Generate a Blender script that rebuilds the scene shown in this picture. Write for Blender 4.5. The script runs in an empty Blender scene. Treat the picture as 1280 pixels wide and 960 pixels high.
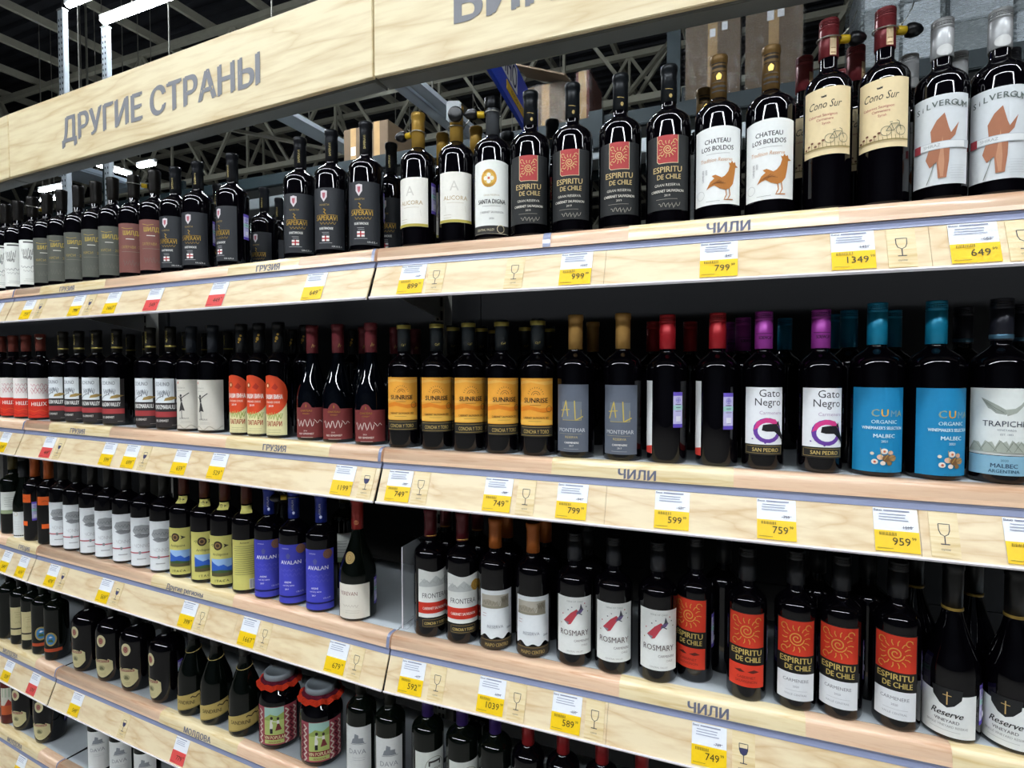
import bpy, bmesh, math, random
from mathutils import Vector, Matrix
from mathutils.geometry import tessellate_polygon, delaunay_2d_cdt

random.seed(7)
SC = bpy.context.scene
COL = SC.collection
PI = math.pi

# ------------------------------------------------------------------ camera, world, exposure
EYE = 1.57
cam_d = bpy.data.cameras.new('camera')
cam_d.sensor_width = 36.0
cam_d.lens = 700.0 / 1280.0 * 36.0
cam_d.clip_start = 0.05
cam_d.clip_end = 200
cam = bpy.data.objects.new('camera', cam_d)
COL.objects.link(cam)
cam.location = (0, 0, EYE)
cam.rotation_euler = (PI / 2 - 0.0312, 0, 0)
SC.camera = cam

SC.view_settings.view_transform = 'Standard'
SC.view_settings.look = 'None'
SC.view_settings.exposure = 0.10
SC.view_settings.gamma = 1.0
SC.view_settings.use_curve_mapping = False

wd = bpy.data.worlds.new('hall_air')
SC.world = wd
wd.use_nodes = True
wd.node_tree.nodes['Background'].inputs[0].default_value = (0.55, 0.62, 0.75, 1)
wd.node_tree.nodes['Background'].inputs[1].default_value = 0.02

LAMP_POWER = 75.0          # radiance of the LED diffusers

# aisle frame: A runs along the aisle, N points from the camera to the shelves
A = Vector((0.921, -0.389, 0)); N = Vector((0.389, 0.921, 0))
AISLE = math.atan2(A.y, A.x)
def W(a, n, z):
    return A * a + N * n + Vector((0, 0, z))

# ------------------------------------------------------------------ materials
def lin(c):
    return c / 12.92 if c <= 0.04045 else ((c + 0.055) / 1.055) ** 2.4
def hexc(h):
    h = h.lstrip('#')
    return tuple(lin(int(h[i:i + 2], 16) / 255) for i in (0, 2, 4)) + (1,)

def new_mat(name):
    m = bpy.data.materials.new(name); m.use_nodes = True
    nt = m.node_tree
    return m, nt, nt.nodes['Principled BSDF']

def surf(name, hexcol, rough=0.5, metal=0.0, spec=0.5, vary=0.08, scale=60.0, bump=0.0, coat=0.0, emit=None):
    """plain procedural material: a base colour broken by fine noise, optional bump"""
    m, nt, b = new_mat(name)
    c = hexc(hexcol)
    b.inputs['Roughness'].default_value = rough
    b.inputs['Metallic'].default_value = metal
    b.inputs['Specular IOR Level'].default_value = spec
    b.inputs['Coat Weight'].default_value = coat
    b.inputs['Coat Roughness'].default_value = 0.03
    if emit:
        b.inputs['Emission Color'].default_value = hexc(emit[0]); b.inputs['Emission Strength'].default_value = emit[1]
    tc = nt.nodes.new('ShaderNodeTexCoord'); nz = nt.nodes.new('ShaderNodeTexNoise')
    nz.inputs['Scale'].default_value = scale; nz.inputs['Detail'].default_value = 2
    nt.links.new(tc.outputs['Object'], nz.inputs['Vector'])
    mx = nt.nodes.new('ShaderNodeMix'); mx.data_type = 'RGBA'
    mx.inputs[6].default_value = tuple(x * (1 - vary) for x in c[:3]) + (1,)
    mx.inputs[7].default_value = tuple(min(1, x * (1 + vary)) for x in c[:3]) + (1,)
    nt.links.new(nz.outputs['Fac'], mx.inputs[0]); nt.links.new(mx.outputs[2], b.inputs['Base Color'])
    if bump:
        bp = nt.nodes.new('ShaderNodeBump'); bp.inputs['Strength'].default_value = bump; bp.inputs['Distance'].default_value = 0.01
        nt.links.new(nz.outputs['Fac'], bp.inputs['Height']); nt.links.new(bp.outputs[0], b.inputs['Normal'])
    return m

def wood(name, dark, light, sx, sz, distort=3.0, rough=0.35, coat=0.3):
    """birch plywood: contour-like figure from a distorted, stretched noise"""
    m, nt, b = new_mat(name)
    tc = nt.nodes.new('ShaderNodeTexCoord'); mp = nt.nodes.new('ShaderNodeMapping')
    mp.inputs['Scale'].default_value = (sx, sz, sz)
    nz = nt.nodes.new('ShaderNodeTexNoise'); nz.inputs['Scale'].default_value = 1.0; nz.inputs['Detail'].default_value = 2
    nz.inputs['Distortion'].default_value = 0.5
    ml = nt.nodes.new('ShaderNodeMath'); ml.operation = 'MULTIPLY'; ml.inputs[1].default_value = distort * 4
    sn = nt.nodes.new('ShaderNodeMath'); sn.operation = 'SINE'
    ab = nt.nodes.new('ShaderNodeMath'); ab.operation = 'ABSOLUTE'
    pw = nt.nodes.new('ShaderNodeMath'); pw.operation = 'POWER'; pw.inputs[1].default_value = 0.45
    fine = nt.nodes.new('ShaderNodeTexNoise'); fine.inputs['Scale'].default_value = 6.0; fine.inputs['Detail'].default_value = 5
    ad2 = nt.nodes.new('ShaderNodeMath'); ad2.operation = 'MULTIPLY_ADD'; ad2.inputs[1].default_value = 0.55
    rp = nt.nodes.new('ShaderNodeValToRGB')
    rp.color_ramp.elements[0].position = 0.45; rp.color_ramp.elements[0].color = hexc(dark)
    rp.color_ramp.elements[1].position = 1.0; rp.color_ramp.elements[1].color = hexc(light)
    L = nt.links.new
    L(tc.outputs['Object'], mp.inputs[0]); L(mp.outputs[0], nz.inputs['Vector']); L(mp.outputs[0], fine.inputs['Vector'])
    L(nz.outputs['Fac'], ml.inputs[0]); L(ml.outputs[0], sn.inputs[0]); L(sn.outputs[0], ab.inputs[0]); L(ab.outputs[0], pw.inputs[0])
    L(pw.outputs[0], ad2.inputs[0]); L(fine.outputs['Fac'], ad2.inputs[2]); L(ad2.outputs[0], rp.inputs[0])
    L(rp.outputs[0], b.inputs['Base Color'])
    b.inputs['Roughness'].default_value = rough; b.inputs['Coat Weight'].default_value = coat; b.inputs['Coat Roughness'].default_value = 0.12
    return m

def glass(name, hexcol, rough=0.03):
    """wine in bottle glass: nearly black, mirror-smooth"""
    m, nt, b = new_mat(name)
    b.inputs['Base Color'].default_value = hexc(hexcol)
    b.inputs['Roughness'].default_value = rough
    b.inputs['IOR'].default_value = 1.52
    b.inputs['Specular IOR Level'].default_value = 0.42
    tc = nt.nodes.new('ShaderNodeTexCoord'); nz = nt.nodes.new('ShaderNodeTexNoise'); nz.inputs['Scale'].default_value = 18
    bp = nt.nodes.new('ShaderNodeBump'); bp.inputs['Strength'].default_value = 0.03; bp.inputs['Distance'].default_value = 0.004
    nt.links.new(tc.outputs['Object'], nz.inputs['Vector']); nt.links.new(nz.outputs['Fac'], bp.inputs['Height'])
    nt.links.new(bp.outputs[0], b.inputs['Normal'])
    return m

_ink = {}
def ink(h, rough=0.55, metal=0.0):
    k = (h, rough, metal)
    if k not in _ink:
        _ink[k] = surf('print_' + h.strip('#').lower(), h, rough, metal, 0.4, 0.05, 150)
    return _ink[k]

M = {
 'acrylic': None,
 'sign': wood('sign_plywood', '#d0b98b', '#e7d9b2', 1.5, 13.0, 1.5, 0.45, 0.15),
 'strip': wood('strip_plywood', '#cfb083', '#e7d6b2', 3.0, 14.0, 1.8, 0.35, 0.3),
 'lip': wood('lip_beech', '#cf9c78', '#ebc8a8', 3.0, 45.0, 1.2, 0.28, 0.5),
 'sticker': wood('sticker_maple', '#d8bd88', '#eddcb2', 3.0, 30.0, 1.4, 0.25, 0.5),
 'channel': surf('channel_plastic', '#858ca8', 0.2, 0.0, 0.6, 0.05, 20, 0, 0.4),
 'edge': surf('strip_edge_plastic', '#e9e4ea', 0.25, 0, 0.5, 0.03),
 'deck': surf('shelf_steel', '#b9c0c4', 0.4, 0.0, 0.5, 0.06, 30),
 'under': surf('shelf_underside_steel', '#131416', 0.5, 0.0, 0.4, 0.1, 25),  # near-black: the shade below the shelves put into the colour
 'panel': surf('back_panel_steel', '#121316', 0.55, 0.0, 0.4, 0.12, 12),  # darker than its own grey: the unlit shelf interior put into the colour
 'upright': surf('upright_steel', '#9a9a92', 0.45, 0.2, 0.5, 0.1, 40),
 'slot': surf('slot_shadow_steel', '#121214', 0.7, 0, 0.2, 0.1),
 'grey': surf('frame_aluminium', '#7c7f7d', 0.4, 0.3, 0.5, 0.06, 20),
 'letter': surf('sign_lettering_grey', '#77787c', 0.4, 0.2, 0.5, 0.05),
 'letter2': surf('header_lettering_grey', '#6d6e80', 0.4, 0.0, 0.5, 0.05),
 'wire': surf('wire_steel', '#a7a79e', 0.3, 0.8, 0.5, 0.1),
 'lampbody': surf('lamp_housing_white', '#d5d8d8', 0.4, 0.0, 0.5, 0.04),
 'truss': surf('truss_paint', '#9c9b8c', 0.6, 0.1, 0.4, 0.15, 6),
 'roofdeck': surf('roof_deck_steel', '#23252a', 0.7, 0.1, 0.3, 0.25, 3),
 'floor': surf('floor_tile', '#8b8882', 0.25, 0.0, 0.5, 0.08, 4),
 'wall': surf('hall_wall', '#3b3f44', 0.8, 0.0, 0.3, 0.15, 2),
 'rackdark': surf('rack_paint_dark', '#1d2a2e', 0.5, 0.2, 0.4, 0.15, 10),
 'rackgrey': surf('rack_galvanised', '#8f979a', 0.35, 0.5, 0.5, 0.12, 15),
 'post': surf('perforated_post_white', '#9aa3a9', 0.4, 0.1, 0.5, 0.05, 20),
 'carton': surf('carton_board', '#665643', 0.7, 0.0, 0.3, 0.12, 8),
 'cartonred': surf('carton_board_red', '#5e342b', 0.7, 0.0, 0.3, 0.12, 8),
 'pallet': surf('pallet_wood', '#a98a5e', 0.7, 0.0, 0.3, 0.2, 14),
 'tray': surf('cable_tray_galvanised', '#d8e2ea', 0.4, 0.0, 0.5, 0.08, 8),
 'duct': surf('duct_sheet', '#bccddc', 0.45, 0.2, 0.5, 0.08, 5),
 'blue': surf('blue_sign_board', '#1b45c8', 0.4, 0.0, 0.5, 0.04),
 'signwhite': surf('white_sign_print', '#e6e6e6', 0.5, 0.0, 0.4, 0.03),
 'signyellow': surf('yellow_sign_print', '#e0b52c', 0.5, 0.0, 0.4, 0.03),
 'signdark': surf('dark_sign_print', '#10204f', 0.5, 0.0, 0.4, 0.03),
 'diffuser': None,
 'tagblack': surf('tag_black_plastic', '#0d0d10', 0.3, 0, 0.5, 0.05),
 'tagyellow': surf('tag_yellow_plastic', '#d6b21c', 0.35, 0, 0.5, 0.05),
 'tagclear': surf('tag_clear_grey_plastic', '#b9c3c6', 0.15, 0, 0.6, 0.05),
 'cord': surf('gold_cord', '#c9b06a', 0.6, 0, 0.4, 0.2),
 'lid': surf('jar_lid_grey', '#8e979d', 0.35, 0.1, 0.5, 0.04),
 'cloth': surf('jar_cloth_red', '#c43317', 0.85, 0, 0.2, 0.25, 180, 0.4),
 'clothdark': surf('jar_cloth_maroon', '#5c1226', 0.85, 0, 0.2, 0.25, 180, 0.4),
}
def film_mat(lo=0.06, hi=0.30):
    """stretch film over a load: thin and clear, with glossy wrinkles"""
    m, nt, b = new_mat('stretch_film')
    nt.nodes.remove(b)
    out = nt.nodes['Material Output']
    tc = nt.nodes.new('ShaderNodeTexCoord'); nz = nt.nodes.new('ShaderNodeTexNoise')
    mp = nt.nodes.new('ShaderNodeMapping'); mp.inputs['Scale'].default_value = (5, 5, 13)
    nz.inputs['Detail'].default_value = 2; nz.inputs['Distortion'].default_value = 1.6
    bp = nt.nodes.new('ShaderNodeBump'); bp.inputs['Strength'].default_value = 0.8; bp.inputs['Distance'].default_value = 0.03
    tr = nt.nodes.new('ShaderNodeBsdfTransparent'); gl = nt.nodes.new('ShaderNodeBsdfGlossy'); gl.inputs['Roughness'].default_value = 0.12
    tr.inputs['Color'].default_value = (0.9, 0.92, 0.94, 1)
    mx = nt.nodes.new('ShaderNodeMixShader')
    rp = nt.nodes.new('ShaderNodeMapRange'); rp.inputs[1].default_value = 0.4; rp.inputs[2].default_value = 0.75; rp.inputs[3].default_value = lo; rp.inputs[4].default_value = hi
    L = nt.links.new
    L(tc.outputs['Object'], mp.inputs[0]); L(mp.outputs[0], nz.inputs['Vector']); L(nz.outputs['Fac'], bp.inputs['Height']); L(bp.outputs[0], gl.inputs['Normal'])
    L(nz.outputs['Fac'], rp.inputs[0]); L(rp.outputs[0], mx.inputs[0]); L(tr.outputs[0], mx.inputs[1]); L(gl.outputs[0], mx.inputs[2]); L(mx.outputs[0], out.inputs['Surface'])
    return m
M['film'] = film_mat()
def film_thick_mat():
    """many layers of stretch film: milky, wrinkled, glossy"""
    m, nt, b = new_mat('stretch_film_layers')
    b.inputs['Base Color'].default_value = (0.60, 0.68, 0.70, 1); b.inputs['Roughness'].default_value = 0.16
    tc = nt.nodes.new('ShaderNodeTexCoord'); nz = nt.nodes.new('ShaderNodeTexNoise'); mp = nt.nodes.new('ShaderNodeMapping')
    mp.inputs['Scale'].default_value = (4, 4, 16); nz.inputs['Detail'].default_value = 3; nz.inputs['Distortion'].default_value = 1.6
    bp = nt.nodes.new('ShaderNodeBump'); bp.inputs['Strength'].default_value = 0.9; bp.inputs['Distance'].default_value = 0.04
    rp = nt.nodes.new('ShaderNodeMapRange'); rp.inputs[1].default_value = 0.35; rp.inputs[2].default_value = 0.7; rp.inputs[3].default_value = 0.15; rp.inputs[4].default_value = 0.6
    L = nt.links.new
    L(tc.outputs['Object'], mp.inputs[0]); L(mp.outputs[0], nz.inputs['Vector']); L(nz.outputs['Fac'], bp.inputs['Height']); L(bp.outputs[0], b.inputs['Normal'])
    L(nz.outputs['Fac'], rp.inputs[0]); L(rp.outputs[0], b.inputs['Alpha'])
    return m
M['film_thick'] = film_thick_mat()
def acrylic_mat():
    m, nt, b = new_mat('clear_acrylic')
    b.inputs['Base Color'].default_value = (0.8, 0.85, 0.88, 1); b.inputs['Roughness'].default_value = 0.05; b.inputs['Alpha'].default_value = 0.18
    return m
M['acrylic'] = acrylic_mat()
def diffuser_mat():
    m, nt, b = new_mat('led_diffuser')
    b.inputs['Base Color'].default_value = (0.8, 0.8, 0.8, 1)
    b.inputs['Emission Color'].default_value = (0.90, 0.95, 1.0, 1)
    b.inputs['Emission Strength'].default_value = LAMP_POWER
    return m
M['diffuser'] = diffuser_mat()

# ------------------------------------------------------------------ objects
def tag(o, label, cat, group=None):
    o['label'] = label; o['category'] = cat
    if group: o['group'] = group
    return o

def empty(name, mw=None, label=None, cat=None, group=None):
    o = bpy.data.objects.new(name, None); COL.objects.link(o)
    o.empty_display_size = 0.05
    if mw is not None: o.matrix_world = mw
    if label: tag(o, label, cat, group)
    return o

def put(name, me, parent=None, mat=None):
    o = bpy.data.objects.new(name, me)
    COL.objects.link(o)
    if parent is not None: o.parent = parent
    if mat is not None and not me.materials: me.materials.append(mat)
    return o

def mesh(name, verts, faces, mats=None, idx=None, smooth=False):
    me = bpy.data.meshes.new(name)
    me.from_pydata([tuple(v) for v in verts], [], faces)
    if mats:
        for m in mats: me.materials.append(m)
    if idx: me.polygons.foreach_set('material_index', idx)
    if smooth: me.polygons.foreach_set('use_smooth', [True] * len(me.polygons))
    me.update()
    return me

def box_vf(x0, x1, y0, y1, z0, z1, off=0):
    v = [(x, y, z) for x in (x0, x1) for y in (y0, y1) for z in (z0, z1)]
    f = [(0, 1, 3, 2), (4, 6, 7, 5), (0, 4, 5, 1), (2, 3, 7, 6), (0, 2, 6, 4), (1, 5, 7, 3)]
    return v, [tuple(i + off for i in q) for q in f]

def boxes(name, bs, mat):
    V, F = [], []
    for b in bs:
        v, f = box_vf(*b, off=len(V)); V += v; F += f
    return mesh(name, V, F, [mat])

def bevel_box(name, x0, x1, y0, y1, z0, z1, mat, bev=0.002):
    me = boxes(name, [(x0, x1, y0, y1, z0, z1)], mat)
    bm = bmesh.new(); bm.from_mesh(me)
    bmesh.ops.bevel(bm, geom=bm.edges[:], offset=bev, segments=2, affect='EDGES')
    bm.to_mesh(me); bm.free()
    return me

def extrude_profile(name, prof, x0, x1, mat, closed=True):
    """profile of (y, z) points swept along x; ends capped"""
    n = len(prof)
    V = [(x0, y, z) for y, z in prof] + [(x1, y, z) for y, z in prof]
    F = [(i, (i + 1) % n, n + (i + 1) % n, n + i) for i in range(n if closed else n - 1)]
    if closed:
        F += [tuple(range(n - 1, -1, -1)), tuple(range(n, 2 * n))]
    return mesh(name, V, F, [mat])

def lathe(name, prof, mat, seg=28, smooth=True):
    """prof: (radius, z) from bottom to top"""
    V, F = [], []
    for r, z in prof:
        for k in range(seg):
            t = 2 * PI * k / seg
            V.append((r * math.cos(t), r * math.sin(t), z))
    for i in range(len(prof) - 1):
        for k in range(seg):
            a, b = i * seg + k, i * seg + (k + 1) % seg
            F.append((a, b, b + seg, a + seg))
    F.append(tuple(range(seg - 1, -1, -1)))
    F.append(tuple((len(prof) - 1) * seg + k for k in range(seg)))
    me = mesh(name, V, F, [mat], smooth=smooth)
    return me

def tube_vf(pts, r, seg=6, off=0, closed=False):
    V, F = [], []
    P = [Vector(p) for p in pts]; n = len(P)
    for i, p in enumerate(P):
        d = (P[(i + 1) % n] - P[i - 1]) if closed else (P[min(i + 1, n - 1)] - P[max(i - 1, 0)])
        d.normalize()
        up = Vector((0, 0, 1)) if abs(d.z) < 0.9 else Vector((1, 0, 0))
        a = d.cross(up).normalized(); b = d.cross(a)
        for k in range(seg):
            t = 2 * PI * k / seg
            V.append(tuple(p + a * (r * math.cos(t)) + b * (r * math.sin(t))))
    m = n if closed else n - 1
    for i in range(m):
        for k in range(seg):
            j = (i + 1) % n
            F.append(tuple(off + q for q in (i * seg + k, i * seg + (k + 1) % seg, j * seg + (k + 1) % seg, j * seg + k)))
    if not closed:
        F.append(tuple(off + k for k in range(seg - 1, -1, -1))); F.append(tuple(off + (n - 1) * seg + k for k in range(seg)))
    return V, F

def tube(name, pts, r, mat, seg=6, closed=False):
    V, F = tube_vf(pts, r, seg, 0, closed)
    return mesh(name, V, F, [mat], smooth=True)

# ------------------------------------------------------------------ flat print: text, rectangles, ellipses, polygons, strokes
_tc = bpy.data.curves.new('type_sample', 'FONT')
_to = bpy.data.objects.new('type_sample', _tc)
COL.objects.link(_to)
_tc.fill_mode = 'NONE'
_tc.resolution_u = 2
def _outline(body):
    _tc.body = body
    dg = bpy.context.evaluated_depsgraph_get(); dg.update()
    ev = _to.evaluated_get(dg); me = ev.to_mesh()
    V = [Vector((v.co.x, v.co.y)) for v in me.vertices]; E = [tuple(e.vertices) for e in me.edges]
    ev.to_mesh_clear()
    return V, E
_glyphs = {}
_HH = None
def glyph(c):
    """one letter as filled triangles (even-odd, so that bowls stay open), cap height 1, and its advance"""
    global _HH
    if c in _glyphs: return _glyphs[c]
    if _HH is None:
        V, E = _outline('HH'); _HH = max(v.x for v in V)
    V, E = _outline('H' + c + 'H'); adv = (max(v.x for v in V) - _HH) / 0.727
    VV, FF = [], []
    if c != ' ':
        V, E = _outline(c)
        r = delaunay_2d_cdt(V, E, [], 0, 1e-6)
        for f in r[2]:
            p = [r[0][i] for i in f]; q = sum(p, Vector((0, 0))) / len(p); ins = False
            for i, j in E:
                A_, B_ = V[i], V[j]
                if (A_.y > q.y) != (B_.y > q.y) and q.x < (B_.x - A_.x) * (q.y - A_.y) / (B_.y - A_.y) + A_.x: ins = not ins
            if ins: FF.append(tuple(f))
        VV = [(v.x / 0.727, v.y / 0.727) for v in r[0]]
    _glyphs[c] = (VV, FF, adv)
    return _glyphs[c]
_cache = {}
def text2d(body, bold=False, shear=0.0):
    """vertices and faces of a text, cap height 1, centred on x, baseline at 0"""
    k = (body, shear)
    if k in _cache: return _cache[k]
    V, F, x = [], [], 0.0
    for c in body:
        gv, gf, adv = glyph(c); o = len(V)
        V += [(x + u + shear * v, v) for u, v in gv]; F += [tuple(i + o for i in f) for f in gf]
        x += adv
    w = 0
    if V:
        x0 = min(v[0] for v in V); x1 = max(v[0] for v in V); m = (x0 + x1) / 2
        V = [(u - m, v) for u, v in V]; w = x1 - x0
    _cache[k] = (V, F, w)
    return _cache[k]

def polygon2d(pts, maxe=5.0):
    tris = tessellate_polygon([[Vector((x, y, 0)) for x, y in pts]])
    V = [tuple(p) for p in pts]; T = [tuple(t) for t in tris]
    guard = 0
    while guard < 14:
        guard += 1; out = []; mid = {}; ch = False
        def mp(a, b):
            k = (min(a, b), max(a, b))
            if k not in mid:
                V.append(((V[a][0] + V[b][0]) / 2, (V[a][1] + V[b][1]) / 2)); mid[k] = len(V) - 1
            return mid[k]
        for t in T:
            e = [(abs(V[t[i]][0] - V[t[(i + 1) % 3]][0]), i) for i in range(3)]
            L, i = max(e)
            if L > maxe:
                a, b, c = t[i], t[(i + 1) % 3], t[(i + 2) % 3]; m = mp(a, b)
                out += [(a, m, c), (m, b, c)]; ch = True
            else: out.append(t)
        T = out
        if not ch: break
    return V, T

def ellipse_pts(cx, cy, rx, ry, n=18, a0=0, a1=360):
    full = abs(a1 - a0) >= 360
    m = n if full else n + 1
    return [(cx + rx * math.cos(math.radians(a0 + (a1 - a0) * i / n)), cy + ry * math.sin(math.radians(a0 + (a1 - a0) * i / n))) for i in range(m)]

def stroke2d(pts, w, closed=False):
    if closed: pts = list(pts) + [pts[0]]; closed = False
    q = [pts[0]]
    for a, b in zip(pts, pts[1:]):
        m = max(1, int(math.hypot(b[0] - a[0], b[1] - a[1]) / 4.0)) if abs(b[0] - a[0]) > 0.2 else 1
        q += [(a[0] + (b[0] - a[0]) * i / m, a[1] + (b[1] - a[1]) * i / m) for i in range(1, m + 1)]
    pts = q
    V, F = [], []; n = len(pts)
    for i in range(n):
        p = pts[i]; q0 = pts[i - 1] if (i or closed) else p; q1 = pts[(i + 1) % n] if (i < n - 1 or closed) else p
        dx, dy = q1[0] - q0[0], q1[1] - q0[1]; l = math.hypot(dx, dy) or 1
        nx, ny = -dy / l * w / 2, dx / l * w / 2
        V += [(p[0] + nx, p[1] + ny), (p[0] - nx, p[1] - ny)]
    for i in range(n if closed else n - 1):
        j = (i + 1) % n
        F.append((2 * i, 2 * i + 1, 2 * j + 1, 2 * j))
    return V, F

def print_items(items):
    """-> list of (V2, F, hex, layer)"""
    out = []
    for lay, it in enumerate(items):
        k = it[0]
        if k == 'T':      # text, cx, baseline, cap height, hex, maxw, bold, shear, rot90
            _, body, cx, v, h, hx = it[:6]; maxw = it[6] if len(it) > 6 else None
            bold = it[7] if len(it) > 7 else False; shear = it[8] if len(it) > 8 else 0.0; rot = it[9] if len(it) > 9 else False
            V, F, w = text2d(body, bold, shear)
            sx = h if not maxw or w * h <= maxw else maxw / w
            if rot: V = [(cx - y * h, v + x * sx) for x, y in V]
            else: V = [(cx + x * sx, v + y * h) for x, y in V]
            if bold:      # heavier strokes: the outline laid down twice, a hair apart
                e = (0.026 if bold is True else bold) * h
                out.append(([(u - e, v_ - e * .4) for u, v_ in V], F, hx, lay)); V = [(u + e, v_ + e * .4) for u, v_ in V]
                out.append((V, F, hx, lay + 0.45))
            else: out.append((V, F, hx, lay))
        elif k == 'R':    # rectangle
            _, u0, u1, v0, v1, hx = it
            n = max(1, int(abs(u1 - u0) / 4))
            V = [(u0 + (u1 - u0) * i / n, v) for i in range(n + 1) for v in (v0, v1)]
            F = [(2 * i, 2 * i + 2, 2 * i + 3, 2 * i + 1) for i in range(n)]
            out.append((V, F, hx, lay))
        elif k == 'E':
            _, cx, cy, rx, ry, hx = it
            V, F = polygon2d(ellipse_pts(cx, cy, rx, ry)); out.append((V, F, hx, lay))
        elif k == 'P':
            V, F = polygon2d(it[1]); out.append((V, F, it[2], lay))
        elif k == 'S':    # stroke: points, width, hex, closed
            V, F = stroke2d(it[1], it[2], len(it) > 4 and it[4]); out.append((V, F, it[3], lay))
    return out

def split_wide(V, F, maxe):
    V = list(V); T = []
    for f in F:
        for i in range(1, len(f) - 1): T.append((f[0], f[i], f[i + 1]))
    for _ in range(14):
        out = []; mid = {}; ch = False
        for t in T:
            L, i = max((abs(V[t[i]][0] - V[t[(i + 1) % 3]][0]), i) for i in range(3))
            if L <= maxe: out.append(t); continue
            a, b, c = t[i], t[(i + 1) % 3], t[(i + 2) % 3]; k = (min(a, b), max(a, b))
            if k not in mid:
                V.append(((V[a][0] + V[b][0]) / 2, (V[a][1] + V[b][1]) / 2)); mid[k] = len(V) - 1
            out += [(a, mid[k], c), (mid[k], b, c)]; ch = True
        T = out
        if not ch: break
    return V, T

def print_mesh(name, items, mapper, step=0.00012, metal=(), curved=None):
    V, F, mats, idx, mi = [], [], [], [], {}
    for v2, f2, hx, lay in print_items(items):
        if hx not in mi:
            mi[hx] = len(mats)
            mats.append(ink(hx, 0.3, 0.7) if hx in metal else ink(hx))
        if curved: v2, f2 = split_wide(v2, f2, curved)
        o = len(V)
        V += [mapper(u, v, step * (lay + 1)) for u, v in v2]
        F += [tuple(o + i for i in f) for f in f2]; idx += [mi[hx]] * len(f2)
    return mesh(name, V, F, mats, idx)

def flat_map(scale=0.001):
    """2-D millimetres -> x right, z up, facing -y"""
    return lambda u, v, off: (u * scale, -0.0004 - off, v * scale)

# ------------------------------------------------------------------ bays of the gondola (metres; z above the floor)
WB = 1.5416
AR, AM, AL = -0.3683, -0.4412, -0.4709
def dirv(a): return Vector((math.cos(a), math.sin(a), 0))
PR0 = Vector((-0.3017, 1.27, 0))
PM0 = PR0 - dirv(AM) * WB
PL0 = PM0 - dirv(AL) * WB
BAY = {'R': (PR0, AR), 'M': (PM0, AM), 'L': (PL0, AL)}
LEVEL = {1: 1.8369, 2: 1.3823, 3: 0.9361, 4: 0.4688, 5: 0.1195}
SETBACK = {0: -0.0123, 1: 0.0, 2: 0.0178, 3: 0.0431, 4: 0.0917, 5: 0.0882}
def bay_matrix(b, l=1, z=None):
    """frame of one shelf: x along the shelf, y into it, z up, origin at its front left corner"""
    o, a = BAY[b]
    return (Matrix.Translation(o) @ Matrix.Rotation(a, 4, 'Z') @ Matrix.Translation((0, SETBACK[l], LEVEL[l] if z is None else z)))
BAYNAME = {'R': 'right bay', 'M': 'middle bay', 'L': 'far left bay'}
SHELFNAME = {1: 'top shelf', 2: 'second shelf', 3: 'third shelf', 4: 'fourth shelf', 5: 'bottom shelf'}

# ------------------------------------------------------------------ hall shell
def struct(name, me, loc=None, rotz=0):
    o = put(name, me); o['kind'] = 'structure'
    if loc is not None: o.location = loc
    o.rotation_euler.z = rotz
    return o

HX0, HX1, HN0, HN1, HZ = -22, 12, -7, 24, 7.4
struct('floor', boxes('floor', [(HX0, HX1, HN0, HN1, -0.1, 0)], M['floor']), None, AISLE)
struct('wall_back', boxes('wall_back', [(HX0, HX1, HN1, HN1 + 0.2, 0, HZ)], M['wall']), None, AISLE)
struct('wall_front', boxes('wall_front', [(HX0, HX1, HN0 - 0.2, HN0, 0, HZ)], M['wall']), None, AISLE)
struct('wall_left', boxes('wall_left', [(HX0 - 0.2, HX0, HN0, HN1, 0, HZ)], M['wall']), None, AISLE)
struct('wall_right', boxes('wall_right', [(HX1, HX1 + 0.2, HN0, HN1, 0, HZ)], M['wall']), None, AISLE)
# ceiling: trapezoidal steel deck, ribs running along the aisle
V, F = [], []
n = 0; y = HN0; prof = []
while y < HN1:
    prof += [(y, HZ), (y + 0.10, HZ), (y + 0.13, HZ + 0.07), (y + 0.21, HZ + 0.07)]; y += 0.24
me = extrude_profile('ceiling', prof, HX0, HX1, M['roofdeck'], closed=False)
struct('ceiling', me, None, AISLE)

ROT_A = Matrix.Rotation(AISLE, 4, 'Z')
def bar(name, p, q, w, h, mat):
    """box beam from p to q (aisle frame: a, n, z)"""
    p, q = Vector(p), Vector(q); d = q - p; L = d.length; d.normalize()
    up = Vector((0, 0, 1)) if abs(d.z) < 0.95 else Vector((0, 1, 0))
    s = d.cross(up).normalized(); u = s.cross(d)
    V = []
    for e in (p, q):
        for i, j in ((-1, -1), (1, -1), (1, 1), (-1, 1)):
            V.append(e + s * (i * w / 2) + u * (j * h / 2))
    F = [(0, 1, 2, 3), (7, 6, 5, 4), (0, 4, 5, 1), (1, 5, 6, 2), (2, 6, 7, 3), (3, 7, 4, 0)]
    return mesh(name, V, F, [mat])

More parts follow.
